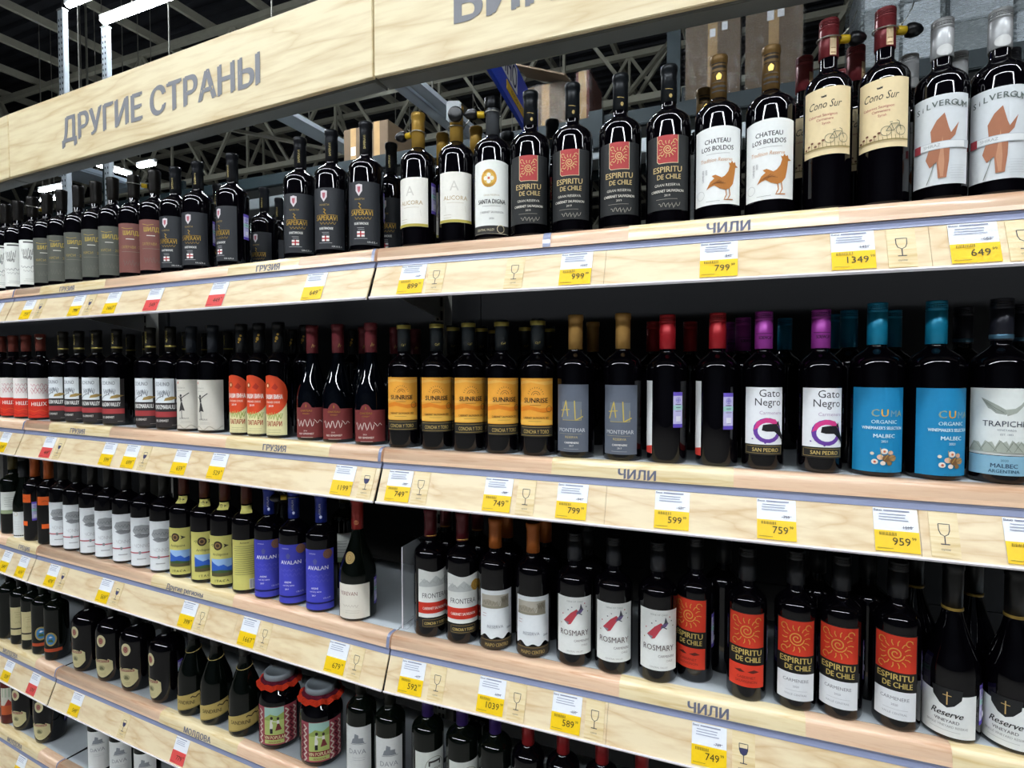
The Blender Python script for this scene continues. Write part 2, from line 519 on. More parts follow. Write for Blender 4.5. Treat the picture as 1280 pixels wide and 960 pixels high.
# roof trusses along the aisle: top chord, bottom chord, web members
TR = [(6.4, 5.3, 6.8, 'nearest grey steel roof truss, crossing above the sign boards'),
      (8.0, 5.3, 6.8, 'second nearest grey roof truss, above the storage rack'),
      (9.8, 5.3, 6.9, 'third grey roof truss, lattice seen behind the wine bottles'),
      (12.0, 5.3, 6.9, 'fourth grey roof truss far behind the shelves'),
      (14.8, 5.3, 6.9, 'fifth grey roof truss, dim lattice deep in the hall'),
      (18.5, 5.3, 6.9, 'farthest roof truss, faint lattice at the back of the hall')]
for k, (n0, zb, zt, lab) in enumerate(TR):
    t = empty('roof_truss', ROT_A.copy(), lab, 'truss')
    a0, a1 = -21.0 + 0.6 * k, 9.0
    put('bottom_chord', bar('bottom_chord', (a0, n0, zb), (a1, n0, zb), 0.09, 0.09, M['truss']), t)
    put('top_chord', bar('top_chord', (a0, n0, zt), (a1, n0, zt), 0.09, 0.09, M['truss']), t)
    step = 1.05; x = a0; i = 0
    while x + step < a1:
        p, q = ((x, n0, zb), (x + step, n0, zt)) if i % 2 == 0 else ((x, n0, zt), (x + step, n0, zb))
        put('web_member', bar('web_member', p, q, 0.05, 0.05, M['truss']), t)
        if i % 2 == 1: put('web_post', bar('web_post', (x, n0, zb), (x, n0, zt), 0.04, 0.04, M['truss']), t)
        x += step; i += 1
# purlins and bracing running away from the camera, under the deck
PLACE = ['first', 'second', 'third', 'fourth', 'fifth', 'sixth', 'seventh', 'eighth', 'ninth', 'tenth', 'eleventh', 'twelfth', 'thirteenth', 'fourteenth', 'fifteenth', 'sixteenth', 'seventeenth', 'eighteenth', 'nineteenth', 'twentieth', 'twenty-first', 'twenty-second', 'twenty-third', 'twenty-fourth']
for i in range(24):
    a = -18.5 + 1.15 * i
    p = put('roof_purlin', bar('roof_purlin', (a, -2, 7.0), (a + 0.5, 23, 7.0), 0.06, 0.12, M['truss']))
    p.matrix_world = ROT_A.copy()
    tag(p, 'grey roof purlin running away over the trusses, %s from left' % PLACE[i], 'purlin', 'purlins under the roof deck')
for i in range(9):
    a = -15 + 2.4 * i
    p = put('roof_brace', bar('roof_brace', (a, 6.4, 5.35), (a + 2.2 * (1 if i % 2 else -1), 9.8, 5.4), 0.05, 0.05, M['truss']))
    p.matrix_world = ROT_A.copy()
    tag(p, 'slanting grey roof brace between the nearest trusses, %s from left' % PLACE[i], 'brace', 'slanting braces between the trusses')

# ------------------------------------------------------------------ LED lamps (their light stays with them)
def led_lamp(a, n, z, length, along, label, width=0.07, group=None):
    R = ROT_A @ Matrix.Translation((a, n, z)) @ Matrix.Rotation(0 if along else PI / 2, 4, 'Z')
    t = empty('led_lamp', R, label, 'lamp', group)
    h = length / 2
    put('lamp_housing', boxes('lamp_housing', [(-h - 0.03, h + 0.03, -width * 0.28, width * 0.28, 0.03, 0.08)], M['lampbody']), t)
    put('lamp_diffuser', bevel_box('lamp_diffuser', -h, h, -width / 2, width / 2, 0.0, 0.03, M['diffuser'], 0.008), t)
    put('suspension_wire', boxes('suspension_wire', [(x - 0.004, x + 0.004, -0.004, 0.004, 0.08, HZ - z) for x in (-h * 0.8,)], M['wire']), t)
    put('suspension_wire', boxes('suspension_wire', [(x - 0.004, x + 0.004, -0.004, 0.004, 0.08, HZ - z) for x in (h * 0.8,)], M['wire']), t)
    return t
ZL = EYE + 2.9
led_lamp(-3.21, 2.86, ZL, 3.8, True, 'front one of the two bright LED strips at upper left above the sign', 0.042)
led_lamp(-3.18, 3.11, ZL, 3.8, True, 'rear one of the two bright LED strips at upper left above the sign', 0.042)
for i, a in enumerate((-3.9, -1.35, 1.2, 3.75)):
    led_lamp(a, -0.10, ZL, 2.4, True, 'LED strip over the wine aisle, %s from left of that line' % PLACE[i], 0.09, 'LED line over the wine aisle')
for i, a in enumerate((-5.4, -2.6, 0.2, 3.0)):  # unseen row, added with wide diffusers to light the labels from the front
    led_lamp(a, -3.1, ZL, 2.6, True, 'LED strip over the aisle behind the viewer, %s from left' % PLACE[i], 0.15, 'LED line behind the viewer')
for a, n, L, al, lab in [(-8.72, 5.32, 0.72, False, 'short LED strip seen end-on under the sign at far left, right of the duct'),
                         (-10.5, 5.62, 0.80, True, 'LED strip low at far left under the sign, above the black caps'),
                         (-8.07, 5.50, 0.34, True, 'small LED lamp right of the duct under the sign'),
                         (-9.2, 5.56, 0.22, True, 'tiny LED lamp below the end-on strip at far left'),
                         (-11.3, 5.95, 0.42, True, 'dim distant LED lamp between the black caps at far left'),
                         (-4.27, 6.46, 0.42, True, 'small LED lamp behind the gold capped bottles')]:
    led_lamp(a, n, ZL, L, al, lab, 0.07)

# ------------------------------------------------------------------ things hung in the hall behind the shelves
def at_aisle(name, me, label, cat, group=None):
    o = put(name, me); o.matrix_world = ROT_A.copy(); return tag(o, label, cat, group)

def cable_tray(a, n0, n1, w, z, label):
    t = empty('cable_tray', ROT_A.copy(), label, 'cable tray')
    put('tray_base', boxes('tray_base', [(a - w / 2, a + w / 2, n0, n1, z, z + 0.01)], M['tray']), t)
    for s in (-1, 1):
        x = a + s * w / 2
        put('tray_side', boxes('tray_side', [(x - 0.006, x + 0.006, n0, n1, z, z + 0.05)], M['tray']), t)
    k = n0 + 0.6
    while k < n1:
        put('tray_hanger', boxes('tray_hanger', [(a - 0.006, a + 0.006, k - 0.006, k + 0.006, z + 0.01, HZ)], M['wire']), t); k += 2.0
cable_tray(-4.50, 4.3, 9.5, 0.22, 4.17, 'long pale cable tray running back, left of the black capped bottles')
cable_tray(-3.03, 4.2, 9.5, 0.11, 4.17, 'left one of two pale cable trays side by side above gold capped bottle')
cable_tray(-2.87, 4.2, 9.5, 0.11, 4.17, 'right one of two pale cable trays side by side above gold capped bottle')
t = empty('air_duct', ROT_A.copy(), 'wide pale blue air duct under the sign at far left', 'duct')
put('duct_hanger', boxes('duct_hanger', [(-8.39, -8.37, 4.9, 4.92, 4.22, HZ)], M['wire']), t)
put('duct_body', bevel_box('duct_body', -8.66, -8.10, 4.3, 5.5, 4.14, 4.22, M['duct'], 0.02), t)
for k in (4.5, 5.3): put('duct_flange', boxes('duct_flange', [(-8.68, -8.08, k, k + 0.03, 4.125, 4.235)], M['duct']), t)

def perforated_post(a, n, z1, label):
    t = empty('perforated_post', ROT_A @ Matrix.Translation((a, n, 0)), label, 'post')
    put('post_body', bevel_box('post_body', -0.035, 0.035, -0.02, 0.02, 0, z1, M['post'], 0.004), t)
    bs = []
    z = 2.6
    while z < z1 - 0.05:
        for x in (-0.016, 0.016): bs.append((x - 0.005, x + 0.005, -0.0212, -0.02, z, z + 0.018))
        z += 0.045
    s = put('slots', boxes('slots', bs, M['slot']), t); s['kind'] = 'stuff'
    put('post_cap', boxes('post_cap', [(-0.038, 0.038, -0.023, 0.023, z1, z1 + 0.01)], M['grey']), t)
perforated_post(-5.07, 2.80, 4.40, 'left white perforated post standing up to the front LED strip')
perforated_post(-4.99, 3.08, 4.40, 'right white perforated post standing up to the rear LED strip')

# blue hanging sign, a board running away from the camera
Bm = Matrix.Translation((0.074, 3.6, 3.095)) @ Matrix.Rotation(math.atan2(0.965, 0.262), 4, 'Z')   # x along the board, away from the camera
t = empty('hanging_sign', Bm, 'blue hanging sign with white wine lettering and yellow strip, behind the black capped bottles', 'sign')
put('sign_board', bevel_box('sign_board', -1.5, 0.42, 0, 0.025, 0, 0.29, M['blue'], 0.004), t)
put('white_field', boxes('white_field', [(-0.66, -0.17, -0.003, 0.0, 0.115, 0.265)], M['signwhite']), t)
put('yellow_field', boxes('yellow_field', [(-0.40, 0.09, -0.003, 0.0, 0.045, 0.098)], M['signyellow']), t)
def fm(u, v, off): return (u, -0.0035 - off, v)
put('lettering', print_mesh('lettering', [('T', 'ВИНО', -0.40, 0.128, 0.125, '#141f5c', 0.42, True), ('T', 'КРАСНОЕ  БЕЛОЕ', -0.155, 0.059, 0.026, '#6b5512', 0.44)], fm), t)
for x in (-1.3, -0.2): put('suspension_wire', boxes('suspension_wire', [(x - 0.002, x + 0.002, 0.010, 0.014, 0.29, HZ - 3.095)], M['wire']), t)

# ------------------------------------------------------------------ storage rack behind the gondola with loads on it
t = empty('pallet_rack', ROT_A.copy(), 'dark steel pallet rack behind the top shelf carrying cartons', 'rack')
RA0, RA1 = -7.6, 3.2
for n in (4.0, 5.0):
    put('rack_beam', bevel_box('rack_beam', RA0, RA1, n - 0.025, n + 0.025, 3.25, 3.36, M['rackdark'], 0.006), t)
put('lower_beam', bevel_box('lower_beam', RA0, RA1, 3.985, 4.025, 3.06, 3.16, M['rackgrey'], 0.006), t)
put('rack_deck', boxes('rack_deck', [(RA0, RA1, 4.03, 4.97, 3.33, 3.355)], M['rackgrey']), t)
for a in (-6.6, -0.50, 1.9):
    for n in (4.05, 4.95):
        put('rack_upright', boxes('rack_upright', [(a - 0.045, a + 0.045, n - 0.02, n + 0.02, 0, 3.9)], M['rackdark']), t)
    z = 0.4
    while z < 3.6:
        put('rack_strut', bar('rack_strut', (a, 4.05, z), (a, 4.95, z + 0.5), 0.03, 0.03, M['rackdark']), t); z += 0.55
for a in (-1.02, 0.36):
    put('beam_bracket', boxes('beam_bracket', [(a - 0.05, a + 0.05, 3.93, 3.975, 3.12, 3.38)], M['rackdark']), t)

def carton(a0, a1, n0, n1, z0, z1, m, label, film=True, stickers=(), flap=False):
    t = empty('carton', ROT_A @ Matrix.Translation(((a0 + a1) / 2, (n0 + n1) / 2, z0)), label, 'box')
    w, d_, h = (a1 - a0) / 2, (n1 - n0) / 2, z1 - z0
    put('board', bevel_box('board', -w, w, -d_, d_, 0, h, M[m], 0.004), t)
    put('tape', boxes('tape', [(-0.03, 0.03, -d_ - 0.001, -d_, 0, h)], M['pallet']), t)
    for x, z, s in stickers:
        put('paper_sticker', boxes('paper_sticker', [(x - s / 2, x + s / 2, -d_ - 0.002, -d_ - 0.0005, z - s * 0.75, z + s * 0.75)], M['signwhite']), t)
    if flap:
        put('flap', bar('flap', (-w, -d_, h + 0.14), (w, -d_ - 0.02, h - 0.02), 0.2, 0.012, M['carton']), t)
    if film:
        put('stretch_film', bevel_box('stretch_film', -w - 0.012, w + 0.012, -d_ - 0.012, d_ + 0.012, -0.0, h + 0.012, M['film'], 0.01), t)
    return t
carton(-0.42, -0.075, 4.02, 4.5, 3.37, 4.25, 'carton', 'left one of two tall brown film wrapped cartons behind the rooster label bottles', True, [(0.0, 0.42, 0.035), (0.075, 0.45, 0.035), (0.02, 0.60, 0.035), (0.14, 0.62, 0.03)])
carton(-0.045, 0.29, 4.02, 4.5, 3.37, 4.25, 'carton', 'right one of two tall brown film wrapped cartons behind the rooster label bottles', True, [(-0.02, 0.45, 0.04), (0.04, 0.46, 0.04)])
carton(-1.62, -1.23, 4.02, 4.5, 3.37, 3.68, 'carton', 'low brown carton with raised flap behind the sun emblem bottles', True, [], True)
carton(-1.19, -1.09, 4.02, 4.4, 3.37, 3.72, 'cartonred', 'narrow reddish carton wrapped in film beside the low brown carton')
carton(-3.33, -3.12, 4.05, 4.5, 3.36, 3.66, 'carton', 'small brown carton on the rack behind the black capped bottles, left of a pair', False, [(0.0, 0.10, 0.05)])
carton(-3.09, -2.86, 4.05, 4.5, 3.36, 3.68, 'carton', 'small brown carton on the rack behind the black capped bottles, right of a pair', False)

def wrapped_pallet(a0, a1, n0, n1, z0, z1, label):
    t = empty('wrapped_pallet', ROT_A @ Matrix.Translation(((a0 + a1) / 2, (n0 + n1) / 2, z0)), label, 'pallet')
    w, d_ = (a1 - a0) / 2, (n1 - n0) / 2
    for i in range(4):
        x = -w + (2 * w - 0.07) * i / 3
        put('pallet_board', boxes('pallet_board', [(x, x + 0.07, -d_, d_, 0.0, 0.02)], M['pallet']), t)
    rows = 2
    for i in range(2):
        for k in range(rows):
            x0 = -w + 0.01 + i * w; zz = 0.025 + k * (z1 - z0 - 0.03) / rows
            put('packed_case', bevel_box('packed_case', x0, x0 + w - 0.02, -d_ + 0.01, d_ - 0.01, zz, zz + (z1 - z0 - 0.03) / rows - 0.008, M['tray' if (i + k) % 2 else 'rackgrey'], 0.006), t)
    put('stretch_film', bevel_box('stretch_film', -w - 0.012, w + 0.012, -d_ - 0.012, d_ + 0.012, 0.01, z1 - z0 + 0.012, M['film_thick'], 0.015), t)
wrapped_pallet(0.62, 1.02, 4.05, 4.7, 3.37, 4.1, 'film wrapped grey pallet load on the rack behind the red capped bottles')
wrapped_pallet(1.10, 1.75, 4.25, 4.9, 3.37, 3.95, 'film wrapped pallet load at upper right behind the grey capped bottles')

# ------------------------------------------------------------------ gondola: uprights, back panels, shelves, sign boards
def slotted_upright(o, label):
    t = empty('shelf_upright', o, label, 'upright')
    put('post', boxes('post', [(-0.016, 0.016, 0, 0.05, 0, 2.0)], M['upright']), t)
    bs = []; z = 0.2
    while z < 1.95:
        for x in (-0.0065, 0.0065): bs.append((x - 0.0035, x + 0.0035, -0.0012, 0, z, z + 0.028))
        z += 0.042
    s = put('slots', boxes('slots', bs, M['slot']), t); s['kind'] = 'stuff'
    return t
def brackets(t):
    for l in (1, 2, 3, 4):
        z = LEVEL[l] - 0.035
        V = [(x, y, zz) for x in (-0.003, 0.003) for y, zz in ((0, z), (-0.38 + SETBACK[l], z), (-0.38 + SETBACK[l], z - 0.02), (0, z - 0.085))]
        F = [(0, 1, 2, 3), (7, 6, 5, 4), (0, 4, 5, 1), (1, 5, 6, 2), (2, 6, 7, 3), (3, 7, 4, 0)]
        put('shelf_bracket', mesh('shelf_bracket', V, F, [M['upright']]), t)
t = slotted_upright(Matrix.Translation(PR0) @ Matrix.Rotation(AR, 4, 'Z') @ Matrix.Translation((-0.090, 0.455, 0)), 'grey slotted steel upright behind the orange label bottles, between middle and right bays')
brackets(t)
t = slotted_upright(Matrix.Translation(PM0) @ Matrix.Rotation(AM, 4, 'Z') @ Matrix.Translation((-0.05, 0.455, 0)), 'grey slotted steel upright between far left and middle bays, behind white labels')
brackets(t)
for b in 'RML':
    o, a = BAY[b]
    t = empty('gondola_back', Matrix.Translation(o) @ Matrix.Rotation(a, 4, 'Z'), 'dark steel back and base of the %s of the gondola' % BAYNAME[b], 'shelving')
    for z0, z1 in ((0.086, 0.55), (0.552, 1.0), (1.002, 1.45), (1.452, 1.83)):
        put('back_panel', boxes('back_panel', [(0.021, WB - 0.021, 0.52, 0.528, z0, z1)], M['panel']), t)
    for z0 in (0.551, 1.001, 1.451): put('panel_joint', boxes('panel_joint', [(0.022, WB - 0.022, 0.5285, 0.535, z0 - 0.02, z0 + 0.02)], M['panel']), t)  # strips added behind the gaps to stop light leaking through
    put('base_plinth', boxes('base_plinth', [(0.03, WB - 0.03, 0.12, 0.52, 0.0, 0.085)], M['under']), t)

# shelf front profile (y into the shelf, z above the shelf surface)
LIP = [(0.024, -0.001), (0.022, -0.0005), (0.012, -0.0003), (0.006, -0.0005), (0.0015, -0.0013), (-0.0018, -0.0032), (-0.0042, -0.0064), (-0.0058, -0.0100), (-0.0072, -0.0165), (-0.0084, -0.0235), (-0.0095, -0.031), (0.012, -0.031), (0.024, -0.012)]
LIPF = LIP[1:11]
TILT = math.atan2(0.0283, 0.072)
STRIP_T, STRIP_B = (-0.010, -0.045), (-0.0383, -0.117)
STRIP_H = math.hypot(STRIP_T[0] - STRIP_B[0], STRIP_T[1] - STRIP_B[1])
ST_MAT = Matrix.Translation((0, (STRIP_T[0] + STRIP_B[0]) / 2, (STRIP_T[1] + STRIP_B[1]) / 2)) @ Matrix.Rotation(-TILT, 4, 'X')   # x along, z up the strip, -y out
LIP_TILT = math.atan2(0.0035, 0.021)
LIP_MAT = Matrix.Translation((0, -0.0077, -0.0205)) @ Matrix.Rotation(-LIP_TILT, 4, 'X')

HEADERS = {  # (bay, level): [(s0, s1, word, s_text, cap height)]
 ('M', 1): [(0.16, 0.52, 'ГРУЗИЯ', 0.319, 0.016), (1.06, 1.31, 'ГРУЗИЯ', 1.206, 0.016)],
 ('R', 1): [(0.561, 0.907, 'ЧИЛИ', 0.736, 0.0185)],
 ('M', 2): [(0.154, 0.495, 'ГРУЗИЯ', 0.323, 0.016), (1.018, 1.382, 'ГРУЗИЯ', 1.2, 0.016)],
 ('R', 2): [(0.406, 0.75, 'ЧИЛИ', 0.577, 0.0185)],
 ('L', 3): [(1.32, 1.538, 'ГРЕЦИЯ', 1.455, 0.015)],
 ('M', 3): [(0.645, 1.004, 'Другие регионы', 0.80, 0.015)],
 ('R', 3): [(0.541, 0.876, 'ЧИЛИ', 0.71, 0.019), (1.093, 1.36, '', 0, 0)],
 ('L', 4): [(1.0, 1.391, 'МОЛДОВА', 1.199, 0.016)],
 ('M', 4): [(0.593, 0.949, 'МОЛДОВА', 0.775, 0.017)],
 ('L', 5): [(1.05, 1.40, 'МОЛДОВА', 1.224, 0.016)],
 ('L', 2): [], ('L', 1): [], ('R', 4): [], ('M', 5): [], ('R', 5): [],
}
STRIPS = {'R': (0.0, 0.52, 1.03, WB), 'M': (0.0, 0.51, 1.03, WB), 'L': (0.0, 0.77, WB)}
def sticker_front(s0, s1):
    prof = []
    for i, (y, z) in enumerate(LIPF):
        a = LIPF[max(i - 1, 0)]; b_ = LIPF[min(i + 1, len(LIPF) - 1)]
        dy, dz = b_[0] - a[0], b_[1] - a[1]; L = math.hypot(dy, dz)
        prof.append((y + dz / L * 0.0009, z - dy / L * 0.0009))
    me = extrude_profile('header_sticker', prof, s0, s1, M['sticker'], closed=False); me.polygons.foreach_set('use_smooth', [True] * len(me.polygons))
    return me

for b in 'RML':
    for l in (1, 2, 3, 4, 5):
        t = empty('wine_shelf', bay_matrix(b, l), '%s of the %s, pale plywood front with price rail' % (SHELFNAME[l], BAYNAME[b]), 'shelf')
        e = 0.0035 if l < 4 else 0.0055
        # deck: a shallow tray, narrower at the back where the bays splay
        zt, zb = -0.0005, -0.03
        V = [(e, 0.023, zt), (WB - e, 0.023, zt), (WB - 0.024, 0.445 - SETBACK[l], zt), (0.024, 0.445 - SETBACK[l], zt)]
        V += [(x, y, zb) for x, y, z in V]
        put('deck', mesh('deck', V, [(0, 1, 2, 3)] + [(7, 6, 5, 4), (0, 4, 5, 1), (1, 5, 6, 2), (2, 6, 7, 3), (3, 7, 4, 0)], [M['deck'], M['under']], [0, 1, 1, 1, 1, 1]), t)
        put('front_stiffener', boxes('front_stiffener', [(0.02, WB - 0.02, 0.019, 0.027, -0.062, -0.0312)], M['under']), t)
        if l == 1:
            s = put('slots', boxes('slots', [(x, x + 0.008, 0.0184, 0.0189, -0.050, -0.0475) for x in [0.10 + 0.024 * i for i in range(56)]], M['edge']), t); s['kind'] = 'stuff'  # pale dashes: light caught in the rail's holes, put into the colour
        lip_me = extrude_profile('front_lip', LIP, e, WB - e, M['lip']); lip_me.polygons.foreach_set('use_smooth', [1 <= i <= 8 for i in range(len(lip_me.polygons))])
        put('front_lip', lip_me, t)
        put('price_channel', extrude_profile('price_channel', [(0.010, -0.0312), (-0.0060, -0.0312), (-0.0075, -0.034), (-0.0068, -0.036), (-0.0090, -0.042), (-0.0110, -0.0455), (0.010, -0.0455)], e, WB - e, M['channel']), t)
        cuts = STRIPS[b]
        for i in range(len(cuts) - 1):
            x0 = cuts[i] + (e if i == 0 else 0.0003); x1 = cuts[i + 1] - (e if i == len(cuts) - 2 else 0.0003)
            n_ = Vector((0, -math.cos(TILT), math.sin(TILT))) * 0.003
            (y0, z0), (y1, z1) = STRIP_T, STRIP_B
            put('price_strip', extrude_profile('price_strip', [(y0, z0 - 0.001), (y1, z1), (y1 - n_.y, z1 - n_.z), (y0 - n_.y, z0 - 0.001 - n_.z)], x0, x1, M['strip']), t)
        put('strip_edge', extrude_profile('strip_edge', [(-0.0368, -0.1165), (-0.0412, -0.1140), (-0.0424, -0.1165), (-0.0400, -0.1200), (-0.0355, -0.1195)], e, WB - e, M['edge']), t)
        put('seam_clip', extrude_profile('seam_clip', [(y - 0.0006, z + 0.0006) for y, z in LIPF], WB - 0.012, WB - e, M['channel'], closed=False), t)
        for s0, s1, word, st, cap in HEADERS.get((b, l), []):
            k = put('header_sticker', sticker_front(s0, s1), t)
            if word:
                me = print_mesh('lettering', [('T', word, st, -cap / 2, cap, '#64667a', None, 0.05, 0.0)], lambda u, v, off: (u, -0.0014 - off, v), 0.0001)
                me.transform(LIP_MAT)
                put('lettering', me, k)
        if (b, l) == ('R', 1):
            put('seam_clip', extrude_profile('seam_clip', [(y - 0.0008, z + 0.0006) for y, z in LIPF], 0.392, 0.408, M['channel'], closed=False), t)

# sign boards above the shelves
ZS0, ZS1 = EYE + 0.640, EYE + 0.851
def sign_board(b, word, s_mid, z_mid, cap, width):
    t = empty('aisle_sign', bay_matrix(b, 0, 0), 'pale plywood sign board above the %s%s' % (BAYNAME[b], ' with large grey lettering' if word else ' without visible lettering'), 'sign')
    put('sign_panel', bevel_box('sign_panel', 0.002, WB - 0.002, 0, 0.012, ZS0, ZS1, M['sign'], 0.0015), t)
    put('sign_frame', bevel_box('sign_frame', 0.004, WB - 0.004, 0.0125, 0.058, ZS0 - 0.004, ZS0 + 0.03, M['grey'], 0.002), t)
    put('sign_frame', bevel_box('sign_frame', 0.004, WB - 0.004, 0.0125, 0.058, ZS1 - 0.03, ZS1, M['grey'], 0.002), t)
    for x in (0.36, 0.80, 1.2): put('suspension_wire', boxes('suspension_wire', [(x - 0.0015, x + 0.0015, 0.03, 0.033, ZS1, HZ)], M['wire']), t)
    if word:
        put('lettering', print_mesh('lettering', [('T', word, s_mid, z_mid - cap / 2, cap, '#7c7d82', width, 0.05)], lambda u, v, off: (u, -0.0008 - off, v)), t)
    return t
sign_board('M', 'ДРУГИЕ СТРАНЫ', 0.757, EYE + 0.738, 0.076, 0.865)
sign_board('R', 'ВИНО', 0.358, EYE + 0.7535, 0.082, 0.31)
sign_board('L', '', 0, 0, 0, 0)

# ------------------------------------------------------------------ bottles: shapes in millimetres
G = {'black': glass('dark_wine_glass', '#040306'), 'green': glass('green_wine_glass', '#060b07'), 'red': glass('red_wine_glass', '#5a1c14'), 'bluish': glass('blue_black_glass', '#03050a')}

def bordeaux(h, r, sh=0.62, nk=14.0, zn=0.75):
    P = [(r * 0.5, 4), (r * 0.86, 0), (r * 0.96, 2), (r, 7), (r, h * sh * 0.5), (r, h * sh)]
    for i in range(1, 9):
        t = i / 8
        P.append((nk + (r - nk) * (0.5 + 0.5 * math.cos(PI * t)), h * sh + (zn - sh) * h * t ** 0.62))
    P += [(nk, h * 0.9), (nk - 0.5, h * 0.955), (nk + 1, h * 0.96), (nk + 1, h * 0.985), (nk - 1, h * 0.99)]
    return P
def burgundy(h, r, sh=0.42, nk=14.0, zn=0.76):
    P = [(r * 0.5, 4), (r * 0.88, 0), (r * 0.97, 2), (r, 7), (r, h * sh * 0.5), (r, h * sh)]
    for i in range(1, 9):
        t = i / 8
        P.append((nk + (r - nk) * (0.5 + 0.5 * math.cos(PI * t ** 0.9)), h * sh + (zn - sh) * h * t))
    P += [(nk, h * 0.9), (nk + 1, h * 0.96), (nk + 1, h * 0.985), (nk - 1, h * 0.99)]
    return P
def champagne(h, r):
    P = [(r * 0.5, 6), (r * 0.86, 0), (r * 0.97, 2), (r, 9), (r, h * 0.25), (r * 0.985, h * 0.38)]
    for i in range(1, 9):
        t = i / 8
        P.append((16 + (r * 0.985 - 16) * (0.5 + 0.5 * math.cos(PI * t ** 0.85)), h * (0.38 + 0.40 * t)))
    P += [(15, h * 0.9), (17, h * 0.96), (16, h * 0.99)]
    return P
def flagon(h, r):
    P = [(r * 0.45, 5), (r * 0.80, 0), (r * 0.88, 3), (r * 0.93, h * 0.06), (r, h * 0.35), (r, h * 0.60), (r * 0.97, h * 0.66), (r * 0.86, h * 0.715), (r * 0.62, h * 0.755), (r * 0.40, h * 0.775), (15, h * 0.80), (14, h * 0.86), (14, h * 0.95), (16, h * 0.96), (15, h * 0.99)]
    return P
def jar(h, r):
    return [(r * 0.6, 3), (r * 0.88, 0), (r * 0.97, 6), (r, 16), (r, h * 0.62), (r * 0.97, h * 0.68), (r * 0.85, h * 0.76), (r * 0.66, h * 0.82), (r * 0.60, h * 0.86), (r * 0.60, h * 0.95), (r * 0.56, h * 0.96)]
def radius_at(P, z):
    best = P[-1][0]
    for (r0, z0), (r1, z1) in zip(P[2:], P[3:]):
        if z0 <= z <= z1: return r0 + (r1 - r0) * ((z - z0) / (z1 - z0) if z1 > z0 else 0)
    return P[2][0] if z < P[2][1] else best

def wrap(P, extra=0.5):
    """wrap a flat print around the bottle: u along the girth, v up, facing -y"""
    r0 = max(p[0] for p in P)
    def f(u, v, off):
        r = radius_at(P, v) + extra + off * 1000
        a = u / (r if r > r0 * 0.8 else r0 * 0.5)
        a = u / r
        return (r * math.sin(a) / 1000, -r * math.cos(a) / 1000, v / 1000)
    return f
def patch(name, P, u0, u1, top, bot, hexcol, extra=0.35, rough=0.55, metal=0.0):
    """paper label: top and bottom edge may be functions of u"""
    ft = top if callable(top) else (lambda u: top); fb = bot if callable(bot) else (lambda u: bot)
    n = max(6, int((u1 - u0) / 3.2)); nv = 2 if isinstance(P, list) and abs(radius_at(P, ft(0)) - radius_at(P, fb(0))) < 0.4 else 7
    f = wrap(P, extra); V, F = [], []
    for i in range(n + 1):
        u = u0 + (u1 - u0) * i / n; a, b = fb(u), ft(u)
        for k in range(nv): V.append(f(u, a + (b - a) * k / (nv - 1), 0))
    for i in range(n):
        for k in range(nv - 1):
            q = i * nv + k
            F.append((q, q + nv, q + nv + 1, q + 1))
    return mesh(name, V, F, [ink(hexcol, rough, metal)], smooth=True)

def capsule(P, h, frm, style, hexcol, hex2=None):
    """foil capsule or ribbed screw cap over the neck"""
    nk = radius_at(P, h * 0.85)
    z0 = h * frm; r = nk + 0.9
    m = ink(hexcol, 0.32, 0.25)
    if style == 'screw':
        r = nk + 1.6
        Q = [(r - 0.6, z0), (r, z0 + 0.5), (r, h - 18), (r - 0.7, h - 17.4), (r - 0.7, h - 16.6), (r, h - 16), (r, h - 13)]
        for k in range(4): Q += [(r, h - 12.4 + 2.6 * k), (r - 0.9, h - 11.4 + 2.6 * k), (r, h - 10.6 + 2.6 * k)]
        Q += [(r, h - 1.6), (r - 0.8, h - 0.3), (r - 3, h)]
    elif style == 'flare':
        Q = [(r, z0), (r + 0.3, z0 + 8), (r + 2.0, h - 12), (r + 2.3, h - 3), (r + 1.5, h - 0.5), (r - 3, h)]
    else:
        Q = [(r, z0), (r, h * 0.93), (r + 0.2, h - 13), (r + 1.3, h - 11.5), (r + 1.4, h - 2), (r + 0.5, h - 0.3), (r - 3, h)]
    me = lathe('capsule', [(a / 1000, b / 1000) for a, b in Q], m, 24)
    return me, r

def ring_band(P, h, z0, z1, hexcol, extra):
    r0 = radius_at(P, (z0 + z1) / 2) + extra
    return lathe('neck_band', [(r0 / 1000, z0 / 1000), ((r0 + 0.15) / 1000, z0 / 1000 + 0.0003), ((r0 + 0.15) / 1000, z1 / 1000 - 0.0003), (r0 / 1000, z1 / 1000)], ink(hexcol, 0.3, 0.6), 20)

GOLD, WHT, BLK = '#c9a24a', '#efeee9', '#17171a'
METAL = (GOLD, '#b98a3c', '#d8b55c')
def sun(cx, cy, s, hx, w=1.1):
    it = []
    sp = [(cx + s * (0.08 + 0.42 * k / 26) * math.cos(k * 0.48), cy + s * (0.08 + 0.42 * k / 26) * math.sin(k * 0.48)) for k in range(27)]
    it.append(('S', sp, w, hx))
    for k in range(14):
        a = 2 * PI * k / 14; c, d = math.cos(a), math.sin(a)
        it.append(('S', [(cx + s * 0.56 * c, cy + s * 0.56 * d), (cx + s * 0.76 * c - s * .05 * d, cy + s * 0.76 * d + s * .05 * c), (cx + s * 0.92 * c, cy + s * 0.92 * d)], w * 0.8, hx))
    for sx, sy in ((-1, -1), (1, 1), (-1, 1)):
        it.append(('S', [(cx + sx * s * 0.78 + s * 0.2 * math.cos(q * 0.7), cy + sy * s * 0.78 + s * 0.2 * math.sin(q * 0.7)) for q in range(8)], w * 0.8, hx))
    return it
